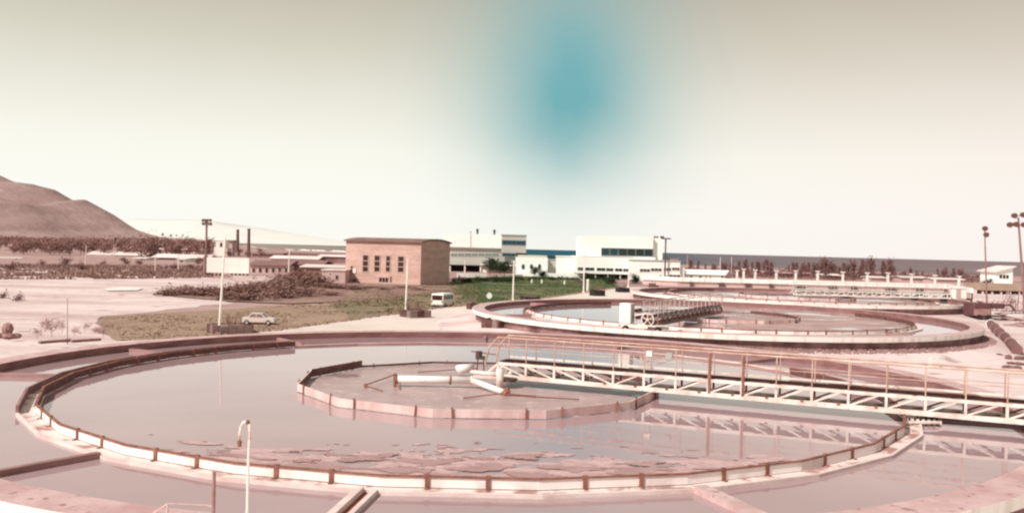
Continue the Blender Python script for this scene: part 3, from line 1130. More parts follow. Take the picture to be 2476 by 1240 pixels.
# brick pump house with a barrel roof
c0 = Vector((-38.6, 211.3)); c1_ = Vector((-20.6, 206.0)); c2 = Vector((-15.3, 224.0)); c3 = c2 + (c0 - c1_)
bh = empty('brick_building', (c1_.x, c1_.y, ZF), 0, 'pink brick pump house with four tall windows and a low barrel roof', 'brick building')
off = Vector((c1_.x, c1_.y, ZF))
ZE = 7.35


def wall_uv(root, name, a, c, z0, z1, m, arch=0, th=.35):
    n = 24 if arch else 1
    vs, fs, uvs = [], [], []
    L = (c - a).length
    for i in range(n + 1):
        t = i / n
        p = a.lerp(c, t)
        zt = z1 + arch * (1 - (2 * t - 1) ** 2)
        vs += [(p.x - off.x, p.y - off.y, z0 - off.z), (p.x - off.x, p.y - off.y, zt - off.z)]
        uvs += [(t * L, z0), (t * L, zt)]
    for i in range(n):
        fs.append((2 * i, 2 * i + 2, 2 * i + 3, 2 * i + 1))
    dn = Vector(((c - a).y, -(c - a).x)).normalized()
    k = len(vs)
    vs += [(x - dn.x * th, y - dn.y * th, z) for x, y, z in vs]
    uvs += uvs[:k]
    for i in range(n):
        fs.append((k + 2 * i, k + 2 * i + 1, k + 2 * i + 3, k + 2 * i + 2))
        fs.append((2 * i + 1, 2 * i + 3, k + 2 * i + 3, k + 2 * i + 1))
    fs.append((0, 1, k + 1, k)); fs.append((2 * n, k + 2 * n, k + 2 * n + 1, 2 * n + 1))
    me = bpy.data.meshes.new(name)
    me.from_pydata(vs, [], fs)
    uvl = me.uv_layers.new()
    for lp in me.loops:
        uvl.data[lp.index].uv = uvs[lp.vertex_index]
    me.materials.append(m)
    o = bpy.data.objects.new(name, me)
    col.objects.link(o)
    o.parent = root
    return o


e_ = .36
wall_uv(bh, 'front_wall', c0, c1_, ZF - .2, ZE, BRICK)
dd = (c2 - c1_).normalized() * e_
wall_uv(bh, 'gable_wall', c1_ + dd, c2 - dd, ZF - .2, ZE - .05, BRICK, .62)
wall_uv(bh, 'back_wall', c2, c3, ZF - .2, ZE, BRICK)
wall_uv(bh, 'gable_wall', c3 - dd, c0 + dd, ZF - .2, ZE - .05, BRICK, .62)
b = MB(off)
ex = (c1_ - c0).normalized() * .35
NR = 20
for i in range(NR):
    ps = []
    for t in (i / NR, (i + 1) / NR):
        tt = -0.03 + t * 1.06
        zz = ZE + .05 + .66 * (1 - (2 * tt - 1) ** 2)
        for (q0, q1, s) in ((c0, c3, -1), (c1_, c2, 1)):
            p = q0.lerp(q1, tt) + ex * s
            ps.append((p, zz))
    (a, za), (c, zc), (d, zd), (e2, ze) = ps
    b.hexa([(a.x, a.y, za - .05), (c.x, c.y, zc - .05), (e2.x, e2.y, ze - .05), (d.x, d.y, zd - .05)], [(a.x, a.y, za + .22), (c.x, c.y, zc + .22), (e2.x, e2.y, ze + .22), (d.x, d.y, zd + .22)])
b.build('roof', ROOF_B, bh)
pf = Plane(c0, c1_)
BRF = mat('pink lintel concrete', (.55, .40, .35), None)
for u0, u1, v0, v1 in ((878, 891, 617, 657), (906, 919, 618, 657), (934, 944, 619, 657), (963, 977, 620, 658)):
    window(pf, (u0, v0, u1, v1), bh, off, BRF, GLASS_D, 1, 3, .16, .10)
window(pf, (917, 671, 939, 686), bh, off, BRF, GLASS_D, 3, 1, .1, .12, 'door')
window(pf, (944, 668, 947, 686), bh, off, BRF, GLASS_D, 1, 1, .06, .1, 'side_door')
window(pf, (848, 643, 853, 656), bh, off, BRF, GLASS_D, 1, 2, .1, .1)
b = MB(off); t, z = pf.hit(857, 655); pf.slab(b, t - .3, t + .45, z - .5, z + .5, .02, .2); b.build('notice_board', WHITE, bh)
for u, v in ((858, 677), (871, 686)):
    b = MB(off); t, z = pf.hit(u, v); b.ball(pf.at(t, z, .25), .38, 8); b.build('wall_lamp', DARKM, bh)
b = MB(off)
for k in range(5):
    t = 18.75 / 5 * (k + .5)
b = MB(off); pf.slab(b, -.05, 18.8, ZF - .1, ZF + .45, .0, .12); b.build('plinth', BRF, bh)
# small annex to the left
an = empty('annex_shed', tuple(A(805, 676, 205).xy) + (ZF,), 0, 'low pink annex to the left of the brick building', 'shed')


def block(root, name, u0, u1, vt, Y, depth, m, z0=None, vb=None, bevel=0, roof=None):
    a, c = A(u0, vt, Y), A(u1, vt, Y)
    zt = (a.z + c.z) / 2
    z0_ = ZF - .1 if z0 is None else z0
    if vb is not None:
        z0_ = (A(u0, vb, Y).z + A(u1, vb, Y).z) / 2
    b = MB(root.location)
    b.box(a.x, c.x, Y, Y + depth, z0_, zt)
    o = b.build(name, m, root)
    if roof:
        b = MB(root.location)
        b.box(a.x - .25, c.x + .25, Y - .25, Y + depth + .25, zt + .002, zt + .22)
        b.build('roof', roof, root)
    return (a.x, c.x, z0_, zt)


def fplane(Y):
    return Plane((0, Y), (1, Y))


block(an, 'wall', 779, 835, 654, 205, 8, FAR_P, roof=FAR_W)
window(fplane(205), (812, 666, 818, 676), an, an.location, FAR_P, GLASS_D, 1, 1, .1, .08)

# office block, left of centre
Yo = 330
ob = empty('office_block', (A(1180, 655, Yo).x, Yo, ZF), 0, 'white and grey office block with a white upper storey and twin roof vents', 'office building')
block(ob, 'upper_storey', 1074, 1213, 566, Yo, 26, WHITE_F, vb=598)
block(ob, 'lower_storeys', 1060, 1215, 598.5, Yo + 1.2, 25, GREYW, vb=641)
block(ob, 'cornice', 1062, 1214, 598, Yo + .4, 1, WHITE_F, vb=600)
po = fplane(Yo + 1.2)
for k in range(7):
    u0 = 1091 + k * 16.6
    window(po, (u0, 613, u0 + 15, 619.5), ob, ob.location, GREYW, mat('grey window glass', (.20, .21, .21), rough=.3), 2, 1, .12, .12)
block(ob, 'spandrel', 1060, 1240, 632, Yo + .9, .3, GREYW, vb=641)
block(ob, 'stair_tower', 1213, 1273, 569, Yo - 1.5, 22, GREYW, vb=612)
block(ob, 'tower_base', 1215, 1250, 612.5, Yo - .9, 18, GREYW)
block(ob, 'tower_cornice', 1212, 1274, 567, Yo - 1.8, 22.4, mat('grey cornice', (.36, .38, .36)), vb=569.5)
pt_ = fplane(Yo - 1.5)
window(pt_, (1215, 582, 1271, 592), ob, ob.location, mat('slate frame', (.10, .17, .19)), GLASS_T, 5, 1, .15, .12)
window(fplane(Yo - 1.8), (1215, 613, 1246, 620), ob, ob.location, mat('slate frame', (.10, .17, .19)), GLASS_T, 3, 1, .15, .12)
window(fplane(Yo - 1.6), (1249, 612.5, 1274, 620), ob, ob.location, DARKM, BLACKM, 2, 1, .15, .12)
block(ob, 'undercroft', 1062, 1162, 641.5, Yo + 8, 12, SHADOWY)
block(ob, 'undercroft_wall', 1163, 1245, 641.5, Yo + 2, 12, WHITE_F)
for u in (1088, 1124, 1162):
    block(ob, 'column', u - 1.5, u + 1.5, 641.5, Yo + 1.4, .8, WHITE_F)
block(ob, 'canopy', 1166, 1245, 631, Yo - 6, 8, mat('slate canopy', (.26, .28, .27)), vb=636)
block(ob, 'canopy_edge', 1162, 1247, 639, Yo - 6.5, 8, WHITE_F, vb=642)
for u, v0 in ((1154.5, 553), (1195.5, 555)):
    b = MB(ob.location)
    p = A(u, 566, Yo + 6)
    q = A(u, v0, Yo + 6)
    b.tube([p - Vector((0, 0, .5)), q], .35, 8); b.tube([q - Vector((0, 0, .9)), q - Vector((0, 0, .3))], .5, 8)
    b.build('roof_vent', mat('dark green vent', (.05, .08, .06)), ob)
b = MB(ob.location); p = A(1138, 566, Yo + 3); b.tube([p, p + Vector((0, 0, .8))], .1, 6); b.ball(p + Vector((0, 0, .9)), .22, 6); b.build('beacon', RUST_SHADE, ob)
b = MB(ob.location); p = A(1138, 566, Yo - .15); q = A(1138, 597, Yo - .15); b.beam(p, q, .12, .1); b.build('downpipe', FAR_P, ob)

# low white pavilion with three oval windows
Yp = 300
pv = empty('pavilion', (A(1285, 662, Yp).x, Yp, ZF), 0, 'low white building with three small oval windows', 'building')
x0_, x1_, _, zt_ = block(pv, 'wall', 1247, 1325, 623, Yp, 14, WHITE_F)
for u in (1265, 1285, 1304.5):
    b = MB(pv.location)
    c = A(u, 645, Yp)
    for yy, r_, mm in ((-.05, .62, WHITE_F),):
        pass
    n = 18
    ring = [Vector((c.x + .48 * math.cos(2 * PI * k / n), Yp - .09, c.z + .85 * math.sin(2 * PI * k / n))) for k in range(n)]
    ring2 = [Vector((c.x + .62 * math.cos(2 * PI * k / n), Yp - .12, c.z + 1.0 * math.sin(2 * PI * k / n))) for k in range(n)]
    for k in range(n):
        k2 = (k + 1) % n
        b.face([ring[k], ring[k2], ring2[k2], ring2[k]])
        b.face([ring2[k], ring2[k2], ring2[k2] + Vector((0, .12, 0)), ring2[k] + Vector((0, .12, 0))])
    w = b.build('window', GREYW, pv)
    b = MB(pv.location)
    b.face([p + Vector((0, .02, 0)) for p in ring]); b.build('pane', GLASS_T, w)
block(pv, 'roof_kerb', 1252, 1323, 617, Yp + 5, 3, GREYW, vb=623.2)
block(pv, 'step', 1247, 1330, 659, Yp - 1.2, 1.1, WHITE_F)

lk = empty('link_block', (A(1335, 662, Yp + 3).x, Yp + 3, ZF), 0, 'narrow grey block with a teal top between the white buildings', 'building')
block(lk, 'wall', 1325.5, 1345, 628, Yp + 3, 9, GREYW, roof=GREYW)
block(lk, 'plant_room', 1323, 1345, 617, Yp + 5, 5, GLASS_T, vb=627)
lw = empty('low_white_block', (A(1380, 662, Yp + 1).x, Yp + 1, ZF), 0, 'plain low white block left of the tall factory', 'building')
block(lw, 'wall', 1345.5, 1409, 621, Yp + 1, 16, WHITE_F, roof=WHITE_F)

# tall white factory
Yf = 288
fb = empty('factory_building', (A(1490, 670, Yf).x, Yf, ZF), 0, 'tall white factory with a long dark window strip and open ground floor', 'factory')
block(fb, 'upper_hall', 1410, 1580, 571, Yf, 30, WHITE_F, vb=621)
block(fb, 'stair_shaft', 1580.5, 1603, 573, Yf + 1.5, 20, WHITE_F, vb=640)
block(fb, 'first_floor', 1396, 1532, 621.5, Yf - 2.2, 32, WHITE_F, vb=662)
block(fb, 'side_hall', 1532.5, 1585, 621.5, Yf - .5, 26, WHITE_F, vb=640)
pfz = fplane(Yf)
for k in range(6):
    u0 = 1455 + k * 20.9
    if k == 2:
        u0 += .6
    window(pfz, (u0, 600.5 + k * .45, u0 + 19, 617.5 + k * .35), fb, fb.location, mat('dark slate frame', (.05, .075, .075)), GLASS_T if k < 2 else GLASS_K, 4, 2, .13, .12)
pg = fplane(Yf - 2.2)
for u0, u1 in ((1397, 1410), (1415, 1437), (1443, 1464), (1466, 1483), (1487, 1505), (1507, 1520), (1523, 1528)):
    window(pg, (u0, 646 + (u0 - 1397) * .03, u1, 653.5 + (u0 - 1397) * .03), fb, fb.location, WHITE_F, GLASS_K, 2, 1, .06, .1)
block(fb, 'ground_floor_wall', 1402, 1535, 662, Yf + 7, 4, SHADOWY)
for u in (1412, 1440, 1470, 1500, 1530):
    block(fb, 'column', u - 1.2, u + 1.2, 662, Yf - 1.6, .7, WHITE_F)
# wing on the right
wg = empty('office_wing', (A(1590, 670, Yf - 14).x, Yf - 14, ZF), 0, 'two storey white wing with two rows of dark window strips', 'office building')
block(wg, 'wall', 1532.5, 1645, 631, Yf - 14, 15, WHITE_F, roof=GREYW)
pw = fplane(Yf - 14)
for u0, u1, v0, v1 in ((1547, 1572, 650, 657.5), (1574, 1600, 648.5, 656), (1605, 1623, 647.5, 655), (1625, 1643, 646.5, 654), (1553, 1579, 668, 671), (1594, 1600, 665, 672), (1606, 1614, 666, 670), (1618, 1645, 664, 671)):
    window(pw, (u0, v0, u1, v1), wg, wg.location, WHITE_F, GLASS_D, 3 if u1 - u0 > 10 else 1, 1, .1, .1)
block(wg, 'porch', 1645.5, 1655, 643, Yf - 13, 8, WHITE_F)
block(wg, 'plant_box', 1622, 1642, 625, Yf - 8, 3, FAR_D, vb=630)
b = MB(wg.location)
for u in (1610, 1614, 1618):
    p = A(u, 630, Yf - 9); b.beam(p, p + Vector((0, 0, .9)), .3, .3)
b.build('roof_vent', DARKM, wg)

# gabled low building
Yg = 282
gb = empty('gabled_shed', (A(1710, 672, Yg).x, Yg, ZF), 0, 'long low white building with a gable at its right end', 'shed')
xa, xb = A(1655, 665, Yg).x, A(1752, 665, Yg).x
ze, zr_ = A(1700, 664, Yg).z, A(1700, 654, Yg).z
b = MB(gb.location); b.box(xa, xb, Yg, Yg + .3, ZF - .1, ze); b.build('front_wall', WHITE_F, gb)
xg = A(1778, 665, Yg + 3).x
b = MB(gb.location)
b.face([(xb, Yg, ZF), (xb + (xg - xb) * .5, Yg + 4, ZF), (xb + (xg - xb) * .5, Yg + 4, zr_), (xb, Yg, ze)])
b.face([(xb + (xg - xb) * .5, Yg + 4, ZF), (xg, Yg + 8, ZF), (xg, Yg + 8, ze), (xb + (xg - xb) * .5, Yg + 4, zr_)])
b.build('gable_wall', FAR_P, gb)
b = MB(gb.location); b.hexa([(xa - .4, Yg - .5, ze), (xb + .3, Yg - .5, ze), (xb + (xg - xb) * .5 + .3, Yg + 4, zr_ - .05), (xa - .4, Yg + 4, zr_ - .05)], [(xa - .4, Yg - .5, ze + .2), (xb + .3, Yg - .5, ze + .2), (xb + (xg - xb) * .5 + .3, Yg + 4, zr_ + .2), (xa - .4, Yg + 4, zr_ + .2)])
b.hexa([(xa - .4, Yg + 4.01, zr_ - .05), (xb + (xg - xb) * .5 + .3, Yg + 4.01, zr_ - .05), (xg + .3, Yg + 8.5, ze), (xa - .4, Yg + 8.5, ze)], [(xa - .4, Yg + 4.01, zr_ + .2), (xb + (xg - xb) * .5 + .3, Yg + 4.01, zr_ + .2), (xg + .3, Yg + 8.5, ze + .2), (xa - .4, Yg + 8.5, ze + .2)])
b.build('roof', WHITE_F, gb)
for u0, u1 in ((1668, 1675), (1690, 1697), (1706, 1709), (1716, 1719), (1744, 1749)):
    window(fplane(Yg), (u0, 667, u1, 672), gb, gb.location, WHITE_F, GLASS_D, 1, 1, .08, .08)

# long white parapet behind the far tank, on short dark piers
Yw = 176
wp = empty('parapet_wall', (A(1900, 690, Yw).x, Yw, ZF), 0, 'long white parapet wall on short dark piers behind the farthest tank', 'wall')
a0_, a1__ = A(1300, 671, 250), A(1545, 676, 190)
P_ = [Vector((a1__.x, 184)), Vector((A(1640, 679, 178).x, 178)), Vector((A(2290, 690, 178).x, 178)), Vector((A(2335, 705, 158).x, 156))]
for i, (p, q, va, vb_) in enumerate(((P_[0], P_[1], 674, 678), (P_[1], P_[2], 678, 687), (P_[2], P_[3], 687, 693))):
    za, zb_ = 1.35, 1.35
    b = MB(wp.location); b.beam((p.x, p.y, za), (q.x, q.y, zb_), .5, .82); b.build('parapet_beam', FASC, wp)
    b = MB(wp.location); b.beam((p.x, p.y + .2, za - .9), (q.x, q.y + .2, zb_ - .9), .2, .95); b.build('backing_wall', FAR_P if i else FAR_P, wp)
    L = (q - p).length
    for k in range(int(L / 5.5)):
        t = (k + random.uniform(.2, .8)) * 5.5 / L
        w_ = random.uniform(.25, 1.1)
        b = MB(wp.location)
        c = p.lerp(q, min(t, .98))
        b.box(c.x - w_, c.x + w_, c.y - .35, c.y + .05, ZF, .92 if w_ < .7 else random.uniform(.3, .9))
        b.build('pier', DARKM, wp)

# white kerb wall in front of the factory lawn
def lowwall(name, u0, u1, v0, v1, Y0, Y1, h, m, label, cat='wall'):
    p, q = G(u0, v0, ZF), G(u1, v1, ZF)
    r_ = empty(name, ((p.x + q.x) / 2, (p.y + q.y) / 2, ZF), 0, label, cat)
    n_ = max(1, int((q - p).length / 9))
    for k in range(n_):
        a, c = p.lerp(q, k / n_), p.lerp(q, (k + .985) / n_)
        b = MB(r_.location); b.beam((a.x, a.y, ZF + h / 2), (c.x, c.y, ZF + h / 2), .35, h); b.build('wall_section', m, r_)
    return r_


lowwall('garden_wall', 1105, 1178, 671, 672, 0, 0, 1.3, WHITE_F, 'short white wall right of the brick building, below the office block')
lowwall('garden_wall', 1208, 1262, 672, 667, 0, 0, .7, WHITE_F, 'slanting white kerb wall left of the lawn path')
lowwall('garden_wall', 1296, 1422, 670, 673, 0, 0, 1.4, WHITE_F, 'long white terrace wall under the pavilion, above the lawn')
b = MB(); p, q = G(1390, 672, ZF), G(1412, 686, ZF)
st = empty('lawn_stair', tuple(G(1400, 690, ZF)), 0, 'dark sloping stair rail running down the lawn', 'stair')
b = MB(st.location); b.beam(G(1388, 676, ZF) + Vector((0, 0, .5)), G(1410, 692, ZF) + Vector((0, 0, .6)), .2, .5); b.build('stair_side', DARKM, st)
b = MB(st.location); b.beam(G(1387, 673, ZF) + Vector((0, 0, 1.1)), G(1410, 689, ZF) + Vector((0, 0, 1.2)), .14, .12); b.build('rail', GREYW, st)


# ------------------------------------------------------------------ far sheds, chimneys, board
def shed(u0, u1, vt, vb, Y, wall, roof, label, depth=14, rv=None, wins=0, cat='shed'):
    r_ = empty('shed', (A((u0 + u1) / 2, vb, Y).x, Y, ZF), 0, label, cat)
    a, c = A(u0, vt, Y), A(u1, vt, Y)
    zt = (a.z + c.z) / 2
    zr = zt
    rv = rv or (vb - vt) * .4
    ze = (A(u0, vt + rv, Y).z + A(u1, vt + rv, Y).z) / 2
    b = MB(r_.location); b.box(a.x, c.x, Y, Y + depth, ZF - .2, ze); b.build('wall', wall, r_)
    b = MB(r_.location)
    b.hexa([(a.x - .5, Y - .7, ze + .01), (c.x + .5, Y - .7, ze + .01), (c.x + .5, Y + depth / 2, zr - .2), (a.x - .5, Y + depth / 2, zr - .2)], [(a.x - .5, Y - .7, ze + .25), (c.x + .5, Y - .7, ze + .25), (c.x + .5, Y + depth / 2, zr), (a.x - .5, Y + depth / 2, zr)])
    b.hexa([(a.x - .5, Y + depth / 2 + .01, zr - .2), (c.x + .5, Y + depth / 2 + .01, zr - .2), (c.x + .5, Y + depth + .7, ze + .01), (a.x - .5, Y + depth + .7, ze + .01)], [(a.x - .5, Y + depth / 2 + .01, zr), (c.x + .5, Y + depth / 2 + .01, zr), (c.x + .5, Y + depth + .7, ze + .25), (a.x - .5, Y + depth + .7, ze + .25)])
    b.build('roof', roof, r_)
    for k in range(wins):
        u = u0 + (u1 - u0) * (k + .5) / wins
        w_ = (u1 - u0) / wins * .22
        h0 = vt + rv + (vb - vt - rv) * .25
        window(fplane(Y), (u - w_, h0, u + w_, h0 + (vb - vt - rv) * .4), r_, r_.location, wall, GLASS_D, 1, 1, .1, .08)
    return r_


FD2 = mat('dark brown boarding', (.22, .125, .115), (.30, .18, .165), .15, .9)  # dark brown for far walls, roofs and masts
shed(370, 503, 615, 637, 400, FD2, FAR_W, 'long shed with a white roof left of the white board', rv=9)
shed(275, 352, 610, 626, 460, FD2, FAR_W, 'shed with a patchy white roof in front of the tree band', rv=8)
shed(212, 268, 608, 622, 480, FAR_P, FAR_W, 'small pale-roofed shed, second from the left', rv=8)
shed(325, 352, 622, 638, 380, WHITE, FAR_W, 'small white hut left of the long white-roofed shed', rv=3, wins=2)
shed(430, 448, 624, 638, 370, WHITE, FAR_W, 'small white hut right of the thin pole', rv=3, wins=1)
shed(376, 432, 600, 612, 560, FAR_P, FAR_W, 'pink-walled shed far behind, left one of a pair', rv=5)
shed(441, 487, 600, 612, 560, FAR_P, FAR_W, 'pink-walled shed far behind, right one of a pair', rv=5)
shed(-30, 33, 622, 642, 360, FAR_P, FAR_W, 'pale low building at the left border', rv=6, wins=3)
shed(113, 130, 592, 604, 600, WHITE, FAR_W, 'tiny white house among the far left trees', rv=5)
shed(55, 66, 627, 640, 380, WHITE, FAR_W, 'tiny white hut right of the building at the left border', rv=4)
shed(606, 700, 630, 668, 262, FAR_P, FD2, 'long workshop with a dark roof right of the white board', rv=12, wins=6)
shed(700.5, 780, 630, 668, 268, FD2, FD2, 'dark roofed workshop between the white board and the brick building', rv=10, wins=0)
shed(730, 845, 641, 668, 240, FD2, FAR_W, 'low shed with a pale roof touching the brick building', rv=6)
shed(655, 770, 619, 631, 420, FAR_P, FAR_W, 'pale-roofed hall behind the dark workshop', rv=7)
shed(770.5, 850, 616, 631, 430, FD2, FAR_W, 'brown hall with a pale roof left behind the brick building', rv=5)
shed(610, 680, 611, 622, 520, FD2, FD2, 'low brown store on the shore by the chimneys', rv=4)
shed(690, 850, 612, 619, 540, FAR_P, FD2, 'long brown store on the shore left of the brick building', rv=3)
shed(545, 562, 580, 612, 560, FAR_P, ROOF_B, 'pink block behind the white tower', rv=5, cat='building')

tw = empty('white_tower', (A(530, 612, 540).x, 540, ZF), 0, 'white windowed tower block behind the white board', 'tower')
block(tw, 'wall', 518, 543, 583, 540, 9, WHITE, roof=FAR_P)
window(fplane(540), (532, 587, 538, 597), tw, tw.location, FAR_P, GLASS_D, 1, 1, .2, .1)
block(tw, 'side_wing', 543.3, 550, 600, 540, 8, FAR_P)

for u, v0, lab in ((574, 558, 'left of the two tall dark chimneys'), (601, 556, 'right of the two tall dark chimneys')):
    p = A(u, 626, 560)
    q = A(u + 1, v0, 560)
    c = empty('chimney', (p.x, p.y, ZF), 0, lab, 'chimney', 'pair of dark chimneys')
    b = MB(c.location); b.tube([(p.x, p.y, ZF), (q.x, q.y, q.z)], 1.05, 12, r2=.85); b.build('stack', mat('sooty brown stack', (.14, .07, .055), (.18, .10, .08), .3), c)
    b = MB(c.location); b.tube([(q.x, q.y, q.z), (q.x, q.y, q.z + .8)], 1.05, 12); b.build('cap', mat('sooty brown stack', (.14, .07, .055)), c)
    b = MB(c.location); b.tube([(p.x, p.y, ZF), (p.x, p.y, ZF + 2.4)], 1.5, 12); b.build('base', FAR_D, c)

bb = empty('notice_hoarding', (A(551, 665, 232).x, 232, ZF), 0, 'big blank white board on a row of short dark posts', 'hoarding')
block(bb, 'board', 500, 602, 623, 232, .5, WHITE, vb=660)
b = MB(bb.location)
a, c = A(500, 640, 232), A(602, 640, 232)
for k in range(11):
    x = a.x + .4 + (c.x - a.x - .8) * k / 10
    if 3 < k < 6: continue
    b = MB(bb.location); b.box(x - .22, x + .22, 232.1, 232.5, ZF - .2, A(550, 660, 232).z - .02); b.build('post', DARKM, bb)
b = MB(bb.location); b.box(a.x, c.x, 232.06, 232.52, A(500, 669, 232).z, A(500, 667, 232).z); b.build('sill_beam', FAR_P, bb)


# ------------------------------------------------------------------ poles, lamps, planters
def pole(u0, v0, u1, v1, z0, w, m, label, group='white poles', cat='pole', cap=False, Y=None):
    p = G(u0, v0, z0) if Y is None else A(u0, v0, Y)
    q = A(u1, v1, p.y)
    r_ = empty('pole', tuple(p), 0, label, cat, group)
    b = MB(p); b.tube([p - Vector((0, 0, .3)), q], w, 8, r2=w * .7); b.build('shaft', m, r_)
    b = MB(p); b.tube([p, p + Vector((0, 0, .25))], w * 1.9, 8); b.build('base_collar', m, r_)
    b = MB(p); b.ball(q, w * 1.2, 8, .7); b.build('cap', m, r_)
    return r_


POLEM = mat('white pole paint', (.92, .86, .80), (.80, .72, .66), 1, .6)
pole(529, 805, 544, 578, ZP, .105, POLEM, 'tall white pole standing in the planter nearest the camera, before the white board')
pole(980, 762, 986, 628, ZP, .10, POLEM, 'white pole standing in the planter in front of the brick building')
pole(1240, 728, 1243, 632, ZP, .12, POLEM, 'white pole on the lawn edge below the office block')
pole(1411, 708, 1413, 617, ZP, .13, POLEM, 'white pole on the lawn edge before the white factory')
pole(1519, 694, 1521, 634, ZP, .12, POLEM, 'white pole before the factory wing, right of the round planter')
pole(697, 674, 700, 606, ZF, .16, POLEM, 'thin white pole before the dark roofed workshop')
pole(207, 640, 208, 594, ZF, .16, FAR_W, 'thin pale pole in the far left field')
pole(375, 655, 376, 617, ZF, .16, FAR_W, 'thin pale pole below the left end of the long white-roofed shed')
pole(431, 656, 432, 616, ZF, .16, FAR_W, 'thin pale pole below the middle of the long white-roofed shed')
pole(163, 826, 163, 722, ZP, .05, FAR_P, 'thin rosy pole among the dry shrubs left')
pole(1123, 663, 1124, 630, ZF, .12, POLEM, 'white pole before the undercroft of the office block')
pole(1768, 676, 1769, 622, ZF, .12, FAR_W, 'tall thin pole right of the gabled shed')
pole(1741, 668, 1742, 622, ZF, .12, POLEM, 'tall thin pole behind the gabled shed', Y=320)
pole(1662, 640, 1663, 618, ZF, .12, FAR_P, 'short pole above the porch of the office wing', Y=300)

PLB = [mat('dark planter blocks', (.085, .035, .03), (.15, .075, .07), 2, .9, bump=.02), mat('grey planter blocks', (.27, .19, .175), (.20, .13, .12), 2, .9, bump=.02), mat('black planter blocks', (.018, .013, .012), (.05, .035, .03), 2, .9)]
TWIG = mat('dry twigs', (.22, .12, .10), (.32, .20, .17), 2)


def planter(u0, u1, vb, z0, size, h, rot, label, twigs=8, black=False):
    p = G((u0 + u1) / 2, vb, z0)
    p.y += size * .55
    p.x *= p.y / (p.y - size * .55)
    r_ = empty('planter', (p.x, p.y, z0), rot, label, 'planter', 'block planters along the tanks')
    nbk = max(3, int(size / .6))
    s = size / 2
    cs = [(-s, -s), (s, -s), (s, s), (-s, s)]
    for i in range(4):
        a, c = Vector(cs[i]), Vector(cs[(i + 1) % 4])
        for k in range(nbk):
            q0, q1 = a.lerp(c, k / nbk), a.lerp(c, (k + .95) / nbk)
            hh = h * random.uniform(.95, 1.03)
            b = MB(); b.beam((q0.x, q0.y, hh / 2 - .05), (q1.x, q1.y, hh / 2 - .05), .16, hh)
            b.build('block', PLB[2] if black else random.choice(PLB[:2]) if i == 0 or i == 3 else PLB[0], r_)
    b = MB(); b.box(-s + .1, s - .1, -s + .1, s - .1, 0, h * .82); b.build('soil', mat('planter soil', (.28, .17, .14), (.4, .27, .24), 2, 1, bump=.05), r_)
    for k in range(twigs):
        b = MB()
        x, y = random.uniform(-s * .7, s * .7), random.uniform(-s * .7, s * .7)
        hh = random.uniform(.4, 1.1)
        for j in range(3):
            x2, y2 = x + random.uniform(-.3, .3), y + random.uniform(-.3, .3)
            b.tube([(x, y, h * .8), ((x + x2) / 2, (y + y2) / 2, h * .8 + hh * .6), (x2, y2, h * .8 + hh * random.uniform(.7, 1.1))], .025, 4)
        for j in range(16):
            cx, cy, cz = x + random.uniform(-.25, .25), y + random.uniform(-.25, .25), h + random.uniform(.1, 1) * hh * .8
            d1, d2 = Vector([random.uniform(-.1, .1) for _ in range(3)]), Vector([random.uniform(-.1, .1) for _ in range(3)])
            b.face([Vector((cx, cy, cz)), Vector((cx, cy, cz)) + d1, Vector((cx, cy, cz)) + d1 + d2])
        b.build('plant', TWIG, r_, fix=False)
    return r_


planter(497, 615, 809, ZP, 2.7, .75, R(38), 'planter of dark blocks nearest the camera, at the foot of the tallest pole', 6)
planter(965, 1043, 769, ZP, 2.3, .8, R(35), 'planter of dark blocks in front of the brick building, left of the van', 9)
planter(1164, 1245, 806, ZP, 2.05, 1.25, R(45), 'planter of dark blocks against the left rim of the middle tank', 0)
planter(1130, 1152, 748, ZP, .9, .8, R(30), 'small grey planter at the far left of the middle tank', 3)
planter(1256, 1306, 726, ZP, 2.2, .55, R(20), 'flat black planter on the lawn edge behind the middle tank', 3, True)
planter(1426, 1462, 716, ZP, 1.8, 1.0, R(25), 'black planter on the road before the factory', 5, True)
planter(1490, 1520, 707, ZP, 1.9, .9, R(15), 'dark planter at the left end of the farthest tank', 4, True)
p = G(1321, 806, ZP)
r_ = empty('concrete_block', (p.x, 67.2, ZP), 0, 'row of dark blocks at the near left foot of the middle tank', 'blocks')
r_.location.x = (1321 - 1238) / 2200 * 67.2 + .4
for k in range(4):
    b = MB(); b.box(-.7 + k * .36, -.37 + k * .36, -.2, .2, 0, .62 + .05 * (k % 2)); b.build('block', PLB[0 if k != 2 else 1], r_)

# gooseneck pole in the foreground and the railing beside it
gp_ = Vector((-4.93, 17.0, ZP))
gn = empty('gooseneck_pipe', tuple(gp_), 0, 'thin white gooseneck pipe curving over in the foreground', 'pipe')
topz = A(605, 1035, 17).z
pts = [gp_, A(598, 1230, 17), A(600, 1130, 17), A(604, 1045, 17), A(603, 1026, 17), A(597, 1018, 17), A(589, 1020, 17), A(583, 1030, 17), A(580, 1046, 17), A(579, 1068, 17)]
GNM = mat('scuffed white pipe', (.88, .76, .72), (.55, .33, .29), 1.2, .5, contrast=(.52, .62))
b = MB(gp_); b.tube(pts[:3] + pts[3:], .026, 8); b.build('pipe', GNM, gn, smooth=True)
b = MB(gp_); b.tube([A(579, 1066, 17), A(579, 1079, 17)], .05, 10, r2=.034); b.build('nozzle', RUST_SHADE, gn)
b = MB(gp_); b.ball(A(599, 1020, 17), .045, 8); b.build('joint', RUST_SHADE, gn)
b = MB(gp_); b.tube([gp_, gp_ + Vector((0, 0, .3))], .06, 8); b.build('foot', RUST_SHADE, gn)
rp = Vector((A(517, 1240, 17.6).x, 17.6, ZP))
rl = empty('guard_railing', tuple(rp), 0, 'rusty railing post with low pink rails beside the gooseneck pipe', 'railing')
b = MB(rp); b.tube([rp, A(518, 1140, 17.6)], .035, 8); b.build('post', ALGAE2, rl)
